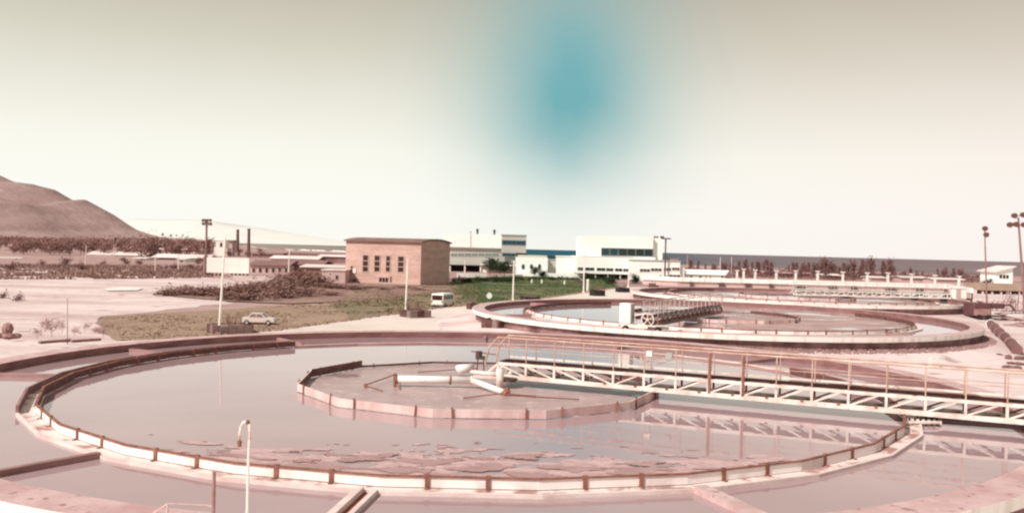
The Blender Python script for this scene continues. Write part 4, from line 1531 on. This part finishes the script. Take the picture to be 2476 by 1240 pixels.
b = MB(rp); b.tube([A(340, 1262, 17.6), A(405, 1217, 17.4), A(500, 1221, 17.6), A(514, 1224, 17.6)], .02, 6); b.build('top_rail', PINKC, rl)
b = MB(rp); b.tube([A(405, 1217, 17.4), Vector((A(405, 1217, 17.4).x, 17.4, ZP))], .02, 6); b.build('rail_post', PINKC, rl)
b = MB(rp); b.tube([A(405, 1232, 17.4), A(514, 1240, 17.6)], .016, 6); b.build('middle_rail', PINKC, rl)

# floodlight tower on the left
p = A(497, 652, 236)
ft = empty('floodlight_tower', (p.x, p.y, ZF), 0, 'tall floodlight tower with two rows of lamps above the sheds', 'floodlight tower')
b = MB(ft.location); b.tube([(p.x, p.y, ZF), A(498, 618, 236)], .75, 8, r2=.6); b.build('lower_mast', FD2, ft)
b = MB(ft.location); b.tube([A(498, 618, 236), A(500, 534, 236)], .28, 8); b.build('mast', FD2, ft)
b = MB(ft.location); b.box(p.x - .9, p.x + 1.3, 235.4, 236.6, A(500, 545, 236).z, A(500, 541, 236).z); b.build('platform', FD2, ft)
b = MB(ft.location); b.box(p.x - .9, p.x + 1.3, 235.9, 236.1, A(500, 534, 236).z, A(500, 533, 236).z); b.build('lamp_bar', FD2, ft)
for u in (492, 497, 503, 510):
    for v in (532, 540):
        b = MB(ft.location); c = A(u, v, 235.8); b.tube([c, c + Vector((0, -.4, -.1))], .3, 8, r2=.4); b.build('floodlight', mat('sooty brown stack', (.14, .07, .055)), ft)


def flood_mast(u0, v0, u1, v1, Y, heads, label, w=.16):
    p = A(u0, v0, Y)
    r_ = empty('light_mast', (p.x, p.y, ZP), 0, label, 'light mast', 'round-headed light masts on the right')
    q = A(u1, v1, Y)
    b = MB(r_.location); b.tube([(p.x, p.y, ZP), q], w * 1.2, 8, r2=w * .7); b.build('mast', mat('maroon mast', (.33, .19, .18), (.26, .14, .13), 1), r_)
    for (u, v) in heads:
        c = A(u, v, Y)
        b = MB(r_.location)
        b.tube([c + Vector((0, .2, 0)), c + Vector((0, -.25, -.05))], .30, 12, r2=.36)
        b.build('lamp_head', mat('maroon lamp', (.17, .075, .07)), r_)
    for v in sorted(set(round(h[1] / 12) * 12 for h in heads)):
        hs = [h for h in heads if round(h[1] / 12) * 12 == v]
        us = [h[0] for h in hs] + [u1]
        vv = sum(h[1] for h in hs) / len(hs)
        b = MB(r_.location); b.beam(A(min(us), vv + 2, Y + .2), A(max(us), vv + 2, Y + .2), .08, .08); b.build('cross_arm', mat('maroon mast', (.3, .2, .2)), r_)
    return r_


flood_mast(2387, 745, 2381, 556, 128, [(2381, 552), (2384, 567)], 'thin light mast with two round lamps, left of the pair on the right', .12)
flood_mast(2481, 740, 2462, 526, 118, [(2452, 521), (2473, 519), (2441, 543), (2475, 543), (2456, 542)], 'thick light mast with round lamps at the right border', .17)
# small mast on the factory roof
p = A(1594, 628, Yf - 4)
fm = empty('roof_mast', (p.x, p.y, p.z - 1), 0, 'light mast in front of the factory stair shaft', 'light mast')
b = MB(fm.location); b.tube([(p.x, p.y, ZF), A(1594, 575, Yf - 16)], .2, 8); fm.location = (p.x, p.y, ZF)
b = MB(fm.location); b.tube([(p.x, Yf - 15.2, ZF + .01), (p.x, Yf - 15.2, A(1594, 577, Yf - 15.2).z)], .22, 8); b.build('mast', DARKM, fm)
b = MB(fm.location); b.box(p.x - 1.35, p.x + 1.45, Yf - 15.8, Yf - 14.8, A(1594, 578, Yf - 15).z, A(1594, 575, Yf - 15).z); b.build('platform', DARKM, fm)
for u in (1583, 1589, 1598, 1603):
    b = MB(fm.location); c = A(u, 572.5, Yf - 15.4); b.tube([c, c + Vector((0, -.3, -.1))], .25, 8, r2=.35); b.build('floodlight', DARKM, fm)


# ------------------------------------------------------------------ vehicles
def make_van():
    r_ = empty('van', (A(1071, 740, 134).x, 135.0, ZF), R(-20), 'white van parked on the grass beyond the planter', 'van')
    W, L, Hh = .95, 4.6, 2.05
    b = MB()
    prof_ = [(-L / 2, .35), (L / 2, .35), (L / 2, 1.1), (L / 2 - .35, 1.25), (L / 2 - .7, 1.95), (L / 2 - .9, Hh), (-L / 2 + .25, Hh), (-L / 2 + .04, 1.9)]
    # long axis along local y, rear toward the camera (-y)
    lo = [Vector((-W, y, z)) for y, z in prof_]
    hi = [Vector((W, y, z)) for y, z in prof_]
    base = len(b.v)
    b.v += lo + hi
    n = len(prof_)
    b.f.append(list(range(n))[::-1]); b.f.append(list(range(n, 2 * n))); b.mi += [0, 0]
    for k in range(n):
        b.f.append([k, (k + 1) % n, n + (k + 1) % n, n + k]); b.mi.append(0)
    b.build('body', mat('white van paint', (.85, .80, .74), rough=.4), r_, bevel=.04)
    b = MB(); b.box(-.80, .80, -L / 2 - .03, -L / 2 + .2, 1.12, 1.82); b.build('rear_window', GLASS_D, r_)
    VG = mat('grey window glass', (.20, .21, .21), rough=.3)
    for y0, y1 in ((-2.0, -.95), (-.85, .15), (.25, 1.3)):
        for s in (-1, 1):
            b = MB(); b.box(s * W - .02, s * W + .02, y0, y1, 1.2, 1.78); b.build('side_window', VG, r_)
    b = MB(); b.box(-W - .02, W + .02, -L / 2 - .12, -L / 2 - .0, .35, .55); b.build('bumper', GREYW, r_)
    for s in (-1, 1):
        b = MB(); b.box(s * .82 - .08, s * .82 + .08, -L / 2 - .04, -L / 2 + .1, .75, 1.0); b.build('tail_lamp', mat('red lens', (.4, .05, .04), rough=.3), r_)
        for y in (-1.4, 1.4):
            b = MB(); b.tube([(s * (W - .2), y, .34), (s * (W + .02), y, .34)], .34, 16); o = b.build('wheel', TYRE, r_)
            q = MB(); q.tube([(s * (W + .015), y, .34), (s * (W + .035), y, .34)], .18, 12); q.build('hubcap', GREYW, o)
    return r_


make_van()


def make_car():
    p = G(620, 786, ZF)
    r_ = empty('parked_car', (p.x, p.y + .8, ZF), R(4), 'off white saloon car parked on the dry grass behind the nearest planter', 'car')
    r_.scale = (.92, .92, .92)
    W, L = .8, 3.9
    body = [(-L / 2, .32), (L / 2, .32), (L / 2 + .02, .62), (L / 2 - .1, .78), (1.0, .88), (-1.25, .88), (-L / 2 + .05, .82), (-L / 2 - .02, .6)]
    cab = [(-1.15, .87), (.95, .87), (.42, 1.36), (-.75, 1.38)]

    def ext(pr, w, w2=None):
        b = MB()
        w2 = w2 or w
        n = len(pr)
        zt = max(z for _, z in pr)
        f = lambda z: w if z < zt - .2 else w2
        b.v += [Vector((x, -f(z), z)) for x, z in pr] + [Vector((x, f(z), z)) for x, z in pr]
        b.f.append(list(range(n))); b.f.append(list(range(n, 2 * n))[::-1]); b.mi += [0, 0]
        for k in range(n):
            b.f.append([k, (k + 1) % n, n + (k + 1) % n, n + k]); b.mi.append(0)
        return b
    ext(body, W, W - .04).build('body', CARW, r_, bevel=.04)
    ext(cab, W - .08, W - .2).build('cabin', CARW, r_, bevel=.03)
    GL = mat('car glass', (.22, .15, .13), rough=.15, spec=.5)
    for (x0, x1, x2, x3) in ((-.98, -.22, -.2, -.68), (-.12, .74, .38, -.1)):
        for s in (-1, 1):
            b = MB()
            b.face([(x0, s * (W - .065), .92), (x1, s * (W - .065), .92), (x2, s * (W - .165), 1.30), (x3, s * (W - .165), 1.30)])
            b.face([(x0, s * (W - .09), .92), (x1, s * (W - .09), .92), (x2, s * (W - .19), 1.30), (x3, s * (W - .19), 1.30)])
            b.build('side_window', GL, r_, fix=False)
    b = MB(); b.hexa([(.93, -.62, .9), (.95, .62, .9), (.90, .62, .9), (.88, -.62, .9)], [(.50, -.54, 1.32), (.50, .54, 1.32), (.45, .54, 1.32), (.45, -.54, 1.32)]); o = b.build('windscreen', GL, r_); o.location.x = .02
    for x in (-1.2, 1.25):
        for s in (-1, 1):
            b = MB(); b.tube([(x, s * (W - .18), .3), (x, s * (W + .01), .3)], .3, 16); o = b.build('wheel', TYRE, r_)
            q = MB(); q.tube([(x, s * (W + .005), .3), (x, s * (W + .03), .3)], .16, 12); q.build('hubcap', GREYW, o)
    for s in (-1, 1):
        b = MB(); b.box(-L / 2 - .03 if s < 0 else L / 2 - .05, -L / 2 + .05 if s < 0 else L / 2 + .04, -.7, .7, .38, .5); b.build('bumper', GREYW, r_)
    return r_


make_car()

# water drum beside the van
p = G(1183, 727, ZF)
dr = empty('water_drum', (p.x, p.y, ZF), 0, 'small white drum on a stand behind the middle tank', 'drum')
for x in (-.35, .35):
    b = MB(); b.beam((x, 0, 0), (x * .8, 0, .45), .08, .08); b.build('leg', DARKM, dr)
b = MB(); b.tube([(0, -.5, .85), (0, .5, .85)], .48, 16); b.build('drum', WHITE, dr, smooth=False)
b = MB(); b.tube([(0, -.1, 1.3), (0, -.1, 1.45)], .12, 8); b.build('filler_cap', GREYW, dr)

# ------------------------------------------------------------------ right hand side
mc = empty('compressor_trailer', (A(2375, 770, 113).x, 113, ZP), R(12), 'dark maroon compressor trailer standing right of the middle tank', 'trailer')
MR = mat('maroon machine paint', (.10, .042, .042), (.16, .075, .075), .8, .8)
b = MB(); b.box(-2.0, .5, -1, 1, .55, 2.2); b.build('engine_housing', MR, mc, bevel=.08)
b = MB(); b.box(-2.0, .3, -1.04, -1.005, .7, 1.5); b.build('side_panel', ALGAE2, mc)
b = MB(); b.box(.5, 2.6, -.8, .8, 1.55, 2.15); b.build('tank', MR, mc, bevel=.1)
b = MB(); b.beam((.5, 0, .6), (3.3, 0, .5), .2, .2); b.build('tow_bar', MR, mc)
for x in (-1.3, 0):
    for s in (-1, 1):
        b = MB(); b.tube([(x, s * .95, .4), (x, s * 1.15, .4)], .4, 14); b.build('wheel', TYRE, mc)
b = MB(); b.tube([(-1.4, .3, 2.2), (-1.4, .3, 2.75)], .1, 8); b.build('exhaust', DARKM, mc)
b = MB(); b.tube([(2.5, 0, 1.8), (4.2, .3, 2.0), (4.8, .2, 1.3)], .12, 8); b.build('hose', MR, mc)

pl_ = empty('large_pipeline', (47, 88, ZP), 0, 'thick maroon pipe lying on the pale ground at the right', 'pipe')
a, c = Vector((53.6, 101.5, ZP + .42)), Vector((40.2, 72, ZP + .42))
PIPEM = mat('maroon pipe', (.15, .065, .065), (.22, .11, .11), .6, .7)
for k in range(5):
    p, q = a.lerp(c, k / 5), a.lerp(c, (k + .97) / 5)
    b = MB(pl_.location); b.tube([p, q], .42, 16); b.build('pipe_section', PIPEM, pl_, smooth=False)
    b = MB(pl_.location); b.tube([p, p.lerp(q, .02)], .5, 16); b.build('flange', ALGAE2 if k else WHITE, pl_)
for k, (u, v, s, lab) in enumerate(((2425, 862, .5, 'flat maroon lump left of the pipe end'), (2462, 868, .8, 'short broken pipe piece at the lower end of the thick pipe'), (2474, 882, .5, 'dark lump beside the right border under the pipe'), (2440, 890, .45, 'small maroon lump between pipe end and handrail'), (2466, 893, .7, 'low dark rubble lump just above the handrail'), (2448, 880, .3, 'smallest rubble piece below the pipe end'))):
    p = G(u, v, ZP)
    b = MB()
    for j in range(6):
        b.ball((random.uniform(-s, s), random.uniform(-s * .5, s * .5), .08), random.uniform(.12, .3) * (.6 + s), 6, .5)
    o = b.build('rubble', PIPEM, None)
    o.location = p
    tag(o, lab, 'rubble', 'debris at the pipe end')
# concrete marker
p = G(2257, 887, ZP)
bo = empty('concrete_marker', tuple(p), R(8), 'small rosy concrete block standing alone on the pale ground', 'bollard')
b = MB(); b.box(-.28, .28, -.2, .2, 0, .68); b.build('stem', PALEC, bo, bevel=.02)
b = MB(); b.box(-.34, .34, -.25, .25, -.03, .06); b.build('foot', PALEC, bo)

# white cabin and long brown shelter
hs = empty('white_cabin', (A(2428, 686, 300).x, 300, ZF), 0, 'white cabin with a single pitched roof on the right', 'cabin')
xl, xr = A(2408, 660, 300).x, A(2449, 660, 300).x
zl, zr2 = A(2408, 657, 300).z, A(2449, 646, 300).z
b = MB(hs.location)
b.hexa([(xl, 300, ZF), (xr, 300, ZF), (xr, 310, ZF), (xl, 310, ZF)], [(xl, 300, zl), (xr, 300, zr2), (xr, 310, zr2), (xl, 310, zl)]); b.build('wall', WHITE_F, hs)
b = MB(hs.location)
b.hexa([(xl - .8, 299, zl - .15), (xr + .5, 299, zr2 + .12), (xr + .5, 311, zr2 + .12), (xl - .8, 311, zl - .15)], [(xl - .8, 299, zl + .15), (xr + .5, 299, zr2 + .42), (xr + .5, 311, zr2 + .42), (xl - .8, 311, zl + .15)]); b.build('roof', FAR_W, hs)
window(fplane(300), (2416, 664, 2440, 674), hs, hs.location, WHITE_F, GLASS_D, 3, 1, .15, .1)
lowwall('boundary_wall', 2372, 2412, 688, 690, 0, 0, 2.0, WHITE_F, 'short white wall section left of the white cabin')
sh2 = empty('open_shelter', (A(2440, 715, 212).x, 212, ZF), 0, 'long low khaki shelter with dark open bays at the right border', 'shelter')
KH = mat('khaki sheeting', (.44, .32, .25), (.36, .25, .20), .3, .9)
block(sh2, 'fascia', 2376, 2560, 688, 212, 8, KH, vb=704)
block(sh2, 'back_wall', 2378, 2560, 704.5, 217, 3, ALGAE, )
for k in range(8):
    u = 2378 + k * 22
    block(sh2, 'post', u - 1.5, u + 1.5, 704.3, 212.3, .5, PALEC)

# scaffolding and clutter in the right corner
SCF = [mat('rosy scaffold tubes', (.60, .42, .42)), FD2]
for i, (u, v, n_, lab) in enumerate(((2420, 752, 3, 'low tangle of scaffold tubes behind the thick pipe'), (2462, 758, 4, 'taller frame of scaffold tubes at the right border'), (2448, 735, 3, 'frame of rusty tubes before the khaki shelter'))):
    p = G(u, v, ZP)
    sf = empty('scaffold_frame', tuple(p), R(20 * i), lab, 'scaffold', 'scaffold frames on the right')
    for k in range(n_ + 1):
        for y in (0, 1.4):
            b = MB(); b.tube([(k * 1.5 - 2, y, 0), (k * 1.5 - 2 + random.uniform(-.1, .1), y, random.uniform(1.4, 2.4))], .055, 5); b.build('upright', SCF[k % 2], sf)
    for z in (.7, 1.4):
        b = MB(); b.tube([(-2.4, 0, z), (n_ * 1.5 - 1.6, 0, z + random.uniform(-.1, .1))], .05, 5); b.build('ledger', SCF[0], sf)
    for k in range(n_):
        b = MB(); b.tube([(k * 1.5 - 2, .7, 0), (k * 1.5 - .6, .7, 1.7)], .045, 5); b.build('brace', SCF[1], sf)
    b = MB(); b.box(-2, n_ * 1.5 - 2, -.2, 1.2, .35, .42); b.build('plank', SCF[1], sf)
for i, (u, v, lab) in enumerate(((2358, 733, 'heap of maroon timber left of the compressor'), (2405, 765, 'heap of dark timber right of the compressor'), (2445, 775, 'heap of pale timber before the scaffold tubes'), (2474, 790, 'heap of timber cut by the right border'))):
    p = G(u, v, ZP)
    b = MB()
    for k in range(9):
        a_ = random.uniform(0, PI)
        L = random.uniform(.5, 1.4)
        x, y, z = random.uniform(-1, 1), random.uniform(-.6, .6), random.uniform(.08, .55)
        b.beam((x - L * math.cos(a_), y - L * math.sin(a_) * .5, z * .4), (x + L * math.cos(a_), y + L * math.sin(a_) * .5, z), .14, .1)
    o = b.build('timber_heap', MR if i < 2 else ALGAE2)
    o.location = p
    tag(o, lab, 'timber', 'timber heaps on the right')

# white concrete fence posts with a wire, beyond the parapet
fps = [(1783, 655), (1799, 652), (1827, 654), (1878, 656), (1925, 656), (1978, 657), (2039, 659), (2098, 661), (2148, 661), (2205, 664), (2262, 667), (2320, 669)]
fn = empty('wire_fence', (A(2000, 678, 262).x, 262, ZF), 0, 'row of white concrete posts with a dark wire beyond the farthest tank', 'fence')
for k, (u, v) in enumerate(fps):
    Yk = 262 - k * 1.2
    a, c = A(u, v, Yk), A(u + 6, v, Yk)
    b = MB(fn.location); b.box(a.x - .27, a.x + .27, Yk, Yk + .5, ZF, a.z); o = b.build('post', FASC, fn)
    b = MB(fn.location); b.box(a.x - .6, a.x + .6, Yk - .05, Yk + .55, a.z + .002, a.z + .25); b.build('post_cap', FASC, o)
b = MB(fn.location)
prev = None
for k, (u, v) in enumerate(fps):
    q = A(u, v + 1.5, 262 - k * 1.2 - .15)
    if prev:
        b.tube([prev, q], .05, 4)
    prev = q
b.build('wire', DARKM, fn)
for k, (u0, u1, v0, v1, Y, wm, rm, lab) in enumerate(((1838, 1872, 655, 668, 380, FD2, FAR_P, 'brown hut between the third and fourth white fence posts'), (1882, 1920, 657, 670, 372, FD2, FAR_P, 'brown hut between the fourth and fifth white fence posts'), (1928, 1960, 658, 672, 366, FD2, FAR_D, 'brown hut between the fifth and sixth white fence posts'), (1990, 2030, 662, 674, 360, FD2, FAR_W, 'hut with a pale roof between the sixth and seventh white fence posts'), (2105, 2140, 668, 678, 345, FAR_P, FAR_W, 'pale hut between the eighth and ninth white fence posts'), (2180, 2240, 668, 680, 340, FAR_P, FAR_W, 'long pale hut behind the ninth white fence post'), (2255, 2330, 672, 684, 330, FAR_P, FAR_W, 'longest pale hut at the right end of the fence'))):
    shed(u0, u1, v0, v1, Y, wm, rm, lab, 8, 4)


# ------------------------------------------------------------------ vegetation
def leafmat(name, c, c2):
    return mat(name, c, c2, .6, 1.0, spec=.05, contrast=(.4, .6))


LF_R = leafmat('maroon foliage', (.25, .14, .13), (.17, .085, .08))
LF_D = leafmat('dark green foliage', (.03, .045, .022), (.05, .06, .03))
LF_L = leafmat('haze-lightened brown foliage', (.36, .215, .195), (.25, .14, .128))  # lightened so the leaf colour itself carries the distance haze
BARK = mat('brown bark', (.20, .12, .11), None)


def tree_proto(h, wd, n, m, seed, tall=True, leaf=.35):
    rnd = random.Random(seed)
    r_ = bpy.data.objects.new('tree', None)
    r_.empty_display_size = .3
    col.objects.link(r_)
    b = MB()
    b.tube([(0, 0, -.3), (wd * .03, 0, h * .4), (wd * rnd.uniform(-.1, .1), 0, h * .92)], h * .022, 6, r2=h * .006)
    cl = []
    for k in range(10 if tall else 8):
        z = h * rnd.uniform(.22 if tall else .3, .95)
        rr = wd * .5 * (1.15 - z / h if tall else math.sqrt(max(.05, 1 - ((z / h - .6) / .45) ** 2))) * rnd.uniform(.5, 1.1)
        a = rnd.uniform(0, 2 * PI)
        e = Vector((rr * math.cos(a), rr * math.sin(a), z))
        b.tube([(0, 0, z * .75), e], h * .008, 4, r2=h * .004)
        cl.append((e, wd * rnd.uniform(.16, .30)))
        cl.append((Vector((e.x * .4, e.y * .4, z * rnd.uniform(.85, 1.0))), wd * rnd.uniform(.14, .24)))
    b.build('trunk', BARK, r_)
    b = MB()
    for k in range(n):
        c, rr = rnd.choice(cl)
        d = Vector((rnd.gauss(0, 1), rnd.gauss(0, 1), rnd.gauss(0, 1.2 if tall else .8))) * rr * .6
        p = c + d
        s = leaf * rnd.uniform(.5, 1.2)
        q = [Vector((rnd.uniform(-1, 1), rnd.uniform(-1, 1), rnd.uniform(-1, 1))) * s for _ in range(3)]
        b.face([p + q[0], p + q[1], p + q[2]])
    b.build('crown', m, r_, fix=False)
    return r_


USED = set()


def place_tree(proto, loc, s, rz, label, cat, group, name):
    if proto not in USED:
        USED.add(proto)
        o = proto
    else:
        o = copy_tree(proto)
    o.name = name
    o.location = loc
    o.scale = (s, s, s)
    o.rotation_euler = (0, 0, rz)
    tag(o, label, cat, group)
    return o


cas = [tree_proto(8, w, n, LF_R, sd, True, .5) for w, n, sd in ((3.8, 520, 1), (5.2, 700, 2), (3.0, 380, 3), (4.4, 520, 4))]
us = sorted([random.Random(5).uniform(1670, 2120) + k * 0 for k in range(1)] + [random.Random(90 + k).uniform(1665, 2350) for k in range(26)]) + [1668, 1672, 1687, 1704, 1724, 1729, 1746, 1752, 1776, 1782, 1790, 1806, 1810, 1816, 1832, 1846, 1856, 1868, 1926, 1934, 1941, 1948, 1956, 1966, 1973, 1980, 1990, 1997, 2006, 2014, 2022, 2032, 2044, 2052, 2079, 2088, 2098, 2108, 2136, 2142, 2152, 2163, 2200, 2216, 2282, 2290, 2322]
for u in us:
    Y = random.uniform(350, 480)
    vt = 633 + random.uniform(-3, 12) + (u - 1700) * .012 + (8 if u > 2180 else 0)
    q = A(u + random.uniform(-3, 3), vt, Y)
    h = (q.z - ZF) * 1.22
    place_tree(random.choice(cas), (q.x, Y, ZF), h / 8, random.uniform(0, 6), 'thin dark casuarina tree in the sparse row along the shore on the right', 'tree', 'casuarina trees on the shore', 'casuarina_tree').scale.x *= .8
rb = [tree_proto(6, w, n, LF_L, sd, False, .55) for w, n, sd in ((6, 520, 11), (7.5, 600, 12), (5, 420, 13))]
for k in range(150):
    u = random.uniform(-30, 505) if k < 138 else random.uniform(500, 640)
    Y = random.uniform(430, 900)
    vt = 581 + random.uniform(-8, 20) + (0 if u < 505 else 24)
    q = A(u, vt, Y)
    h = max(4, q.z - ZF)
    place_tree(random.choice(rb), (q.x, Y, ZF), h / 6, random.uniform(0, 6), 'brown haze-pale tree in the wooded band below the mountain', 'tree', 'trees below the mountain', 'bushy_tree')
# wood behind them that reads as one mass
b = MB()
for k in range(15000):
    u = random.uniform(-60, 500)
    Y = random.uniform(950, 1400)
    p = A(u, 585, Y)
    z = ZF + random.uniform(0, 9.5) * (.7 + .4 * noise.noise((p.x * .02, Y * .02, 0)))
    s = random.uniform(1.0, 2.6)
    c = Vector((p.x, Y, z))
    b.face([c + Vector([random.uniform(-s, s) for _ in range(3)]) for _ in range(3)])
tag(b.build('distant_wood', LF_L, fix=False), 'band of brown woodland under the mountain', 'woodland', kind='stuff')
b = MB()
for k in range(9000):
    u = random.uniform(1655, 2420)
    Y = random.uniform(352, 430)
    p = A(u, 640, Y)
    hh = 3.2 * max(.15, .55 + noise.noise((p.x * .05, Y * .03, 2)))
    c = Vector((p.x, Y, ZF + random.uniform(0, hh)))
    sz = random.uniform(.3, .8)
    b.face([c + Vector([random.uniform(-sz, sz) for _ in range(3)]) for _ in range(3)])
tag(b.build('shore_scrub', LF_R, fix=False), 'low dark scrub under the casuarina trees along the shore', 'scrub', kind='stuff')
# scattered bushes in the field
bsh = [tree_proto(2.2, 3.4, 420, LF_R, sd, False, .30) for sd in (21, 22, 23)]
spots = [(44, 728), (8, 722), (100, 640), (160, 645), (250, 640), (300, 640), (420, 650), (460, 652), (340, 640), (30, 655), (200, 655), (480, 640)]
labs = ['brown bush alone on the pale sand, second from the left border', 'brown bush on the pale sand at the left border']
for k, (u, v) in enumerate(spots):
    p = G(u, v, ZF)
    place_tree(random.choice(bsh), tuple(p), .45 if k < 2 else random.uniform(.6, 1.1), random.uniform(0, 6), labs[k] if k < 2 else 'low brown bush in the far field before the sheds', 'bush', None if k < 2 else 'bushes before the sheds', 'bush')
# long scrub heap left of the brick building
scr = [(405, 716, .9), (430, 714, 1.1), (455, 712, 1.3), (485, 716, 1.2), (515, 716, 1.4), (548, 716, 1.5), (580, 718, 1.5), (612, 712, 1.7), (640, 706, 1.7), (668, 700, 1.8), (700, 694, 1.9), (728, 690, 1.8), (760, 694, 1.7), (795, 698, 1.5), (830, 700, 1.3), (865, 702, 1.1), (560, 726, 1.2), (620, 728, 1.3), (680, 722, 1.4), (740, 718, 1.3), (800, 716, 1.1), (720, 676, 1.6), (752, 676, 1.5), (900, 698, .8), (930, 702, .8), (975, 698, .8), (1010, 702, .7)]
sp2 = [tree_proto(2.0, 4.6, 1300, leafmat('scrub foliage', (.30, .18, .155), (.20, .11, .095)), sd, False, .26) for sd in (31, 32, 33)]
for k, (u, v, s) in enumerate(scr):
    p = G(u, v, ZF)
    oo = place_tree(sp2[k % 3], tuple(p), s * .95, random.uniform(0, 6), 'dense dark brown shrub in the long scrub mass left of the brick building', 'shrub', 'scrub left of the brick building', 'shrub')
    oo.scale.z = s * (.50 if u < 690 else .62 if u < 780 else .36)
# dark trees and hedges at the centre buildings
rt = [tree_proto(4, 4.4, 1500, LF_D, sd, False, .28) for sd in (41, 42)]
for u, v, s, Y, lab in ((1424, 676, .62, 262, 'black round tree under the left end of the factory'), (1476, 684, .72, 240, 'black round tree in front of the open factory floor'), (1536, 678, .75, 250, 'black round tree left of the office wing'), (1186, 657, 1.4, 300, 'dark tree before the canopy of the office block'), (1220, 657, 1.2, 300, 'dark tree between the canopy and the pavilion'), (1291, 660, .8, 292, 'small dark shrub below the middle oval window'), (1312, 662, .7, 290, 'small dark shrub below the right oval window'), (2386, 684, .8, 285, 'dark round tree at the left of the white cabin')):
    q = A(u, v, Y)
    place_tree(rt[int(s * 10) % 2], (q.x, Y, ZF), s, random.uniform(0, 6), lab, 'tree', None, 'round_tree')
hd = [tree_proto(1.5, 4.2, 700, LF_D, sd, False, .25) for sd in (51, 52)]
for k in range(22):
    u = 1185 + k * 15.5 + random.uniform(-4, 4)
    v = 676 + random.uniform(-2, 2)
    p = G(u, v + 1, ZF)
    place_tree(hd[k % 2], tuple(p), random.uniform(.4, .65), random.uniform(0, 6), 'black shrub in the hedge between the lawn and the white buildings', 'shrub', 'hedge above the lawn', 'hedge_shrub')
for k in range(12):
    u = 1100 + k * 13
    p = G(u + random.uniform(-5, 5), 682 + random.uniform(-3, 3), ZF)
    place_tree(hd[k % 2], tuple(p), random.uniform(.5, .8), random.uniform(0, 6), 'low green-black shrub on the rough grass right of the brick building', 'shrub', 'shrubs right of the brick building', 'low_shrub')
for k in range(9):
    u = 1556 + k * 13
    p = G(u, 679, ZF)
    place_tree(bsh[k % 3], tuple(p), random.uniform(.5, .8), random.uniform(0, 6), 'brown shrub at the foot of the office wing', 'shrub', 'shrubs at the office wing', 'low_shrub')
for (u, v, lab) in ((1286, 686, 'left one of the small white marker posts on the lawn'), (1310, 686, 'middle one of the small white marker posts on the lawn'), (1365, 689, 'right one of the small white marker posts on the lawn'), (1421, 706, 'thick short white post beside the pole on the lawn edge')):
    p = G(u, v, ZF)
    mk = empty('marker_post', tuple(p), 0, lab, 'post', 'white marker posts on the lawn')
    b = MB(); b.tube([(0, 0, 0), (0, 0, 1.0 if u < 1400 else 2.6)], .22 if u < 1400 else .3, 8); b.build('stem', POLEM, mk)
    b = MB(); b.ball((0, 0, 1.0 if u < 1400 else 2.6), .24 if u < 1400 else .32, 8, .6); b.build('cap', POLEM, mk)
# dry shrubs on the sand at the left of the nearest tank
ds = [tree_proto(1.1, 1.8, 260, mat('rosy dry leaves', (.50, .31, .30), (.38, .22, .21), 1), sd, False, .11) for sd in (61, 62)]
for k, (u, v) in enumerate([(90, 815), (125, 805), (150, 800), (180, 808), (205, 798), (228, 805), (250, 812), (110, 795), (140, 790), (265, 800)]):
    p = G(u, v, ZP - .3)
    place_tree(ds[k % 2], tuple(p), random.uniform(.45, .9), random.uniform(0, 6), 'dry rosy shrub on the bank beyond the left rim of the nearest tank', 'shrub', 'dry shrubs left of the nearest tank', 'dry_shrub')
p = G(18, 815, ZP)
b = MB()
for k in range(9):
    b.ball((random.uniform(-.9, .9), random.uniform(-.4, .4), .1), random.uniform(.2, .5), 8, .5)
b.ball((0, 0, .6), .42, 9, 1.2)
o = b.build('boulder', ALGAE2)
o.location = p
tag(o, 'dark lump of rock with a rounded top at the left border', 'rock')
for (u0, v0, u1, v1, lab) in ((95, 832, 170, 826, 'long dark plank lying behind the left rim, left piece'), (172, 829, 242, 824, 'dark plank lying behind the left rim, right piece')):
    a, c = G(u0, v0, ZP), G(u1, v1, ZP)
    b = MB(a); b.beam(a + Vector((0, 0, .12)), c + Vector((0, 0, .12)), .3, .18)
    o = b.build('plank', ALGAE2); o.location = a
    tag(o, lab, 'plank', 'planks behind the left rim')
def ordinal(n):
    return '%d%s' % (n, 'th' if 10 <= n % 100 <= 20 else {1: 'st', 2: 'nd', 3: 'rd'}.get(n % 10, 'th'))


bygroup = {}
for o in bpy.data.objects:
    if o.parent is None and o.get('group') and o.get('label'):
        bygroup.setdefault((o['group'], o['label']), []).append(o)
TXT = {'scrub left of the brick building': '%s dark brown shrub from the left in the scrub mass left of the brick building',
       'bushes before the sheds': '%s low brown bush from the left in the field before the sheds',
       'dry shrubs left of the nearest tank': '%s dry rosy shrub from the left on the bank beyond the nearest tank',
       'casuarina trees on the shore': '%s thin dark casuarina tree from the left along the shore on the right',
       'hedge above the lawn': '%s black shrub from the left in the hedge above the lawn',
       'shrubs right of the brick building': '%s low green-black shrub from the left right of the brick building',
       'shrubs at the office wing': '%s brown shrub from the left at the foot of the office wing',
       'trees below the mountain': '%s brown tree from the left in the wooded band below the mountain'}
for (gname, lab), os_ in bygroup.items():
    if len(os_) > 1 and gname in TXT:
        os_.sort(key=lambda o: o.location.x / o.location.y)
        for i, o in enumerate(os_):
            o['label'] = TXT[gname] % ordinal(i + 1)
print('objects', len(bpy.data.objects))
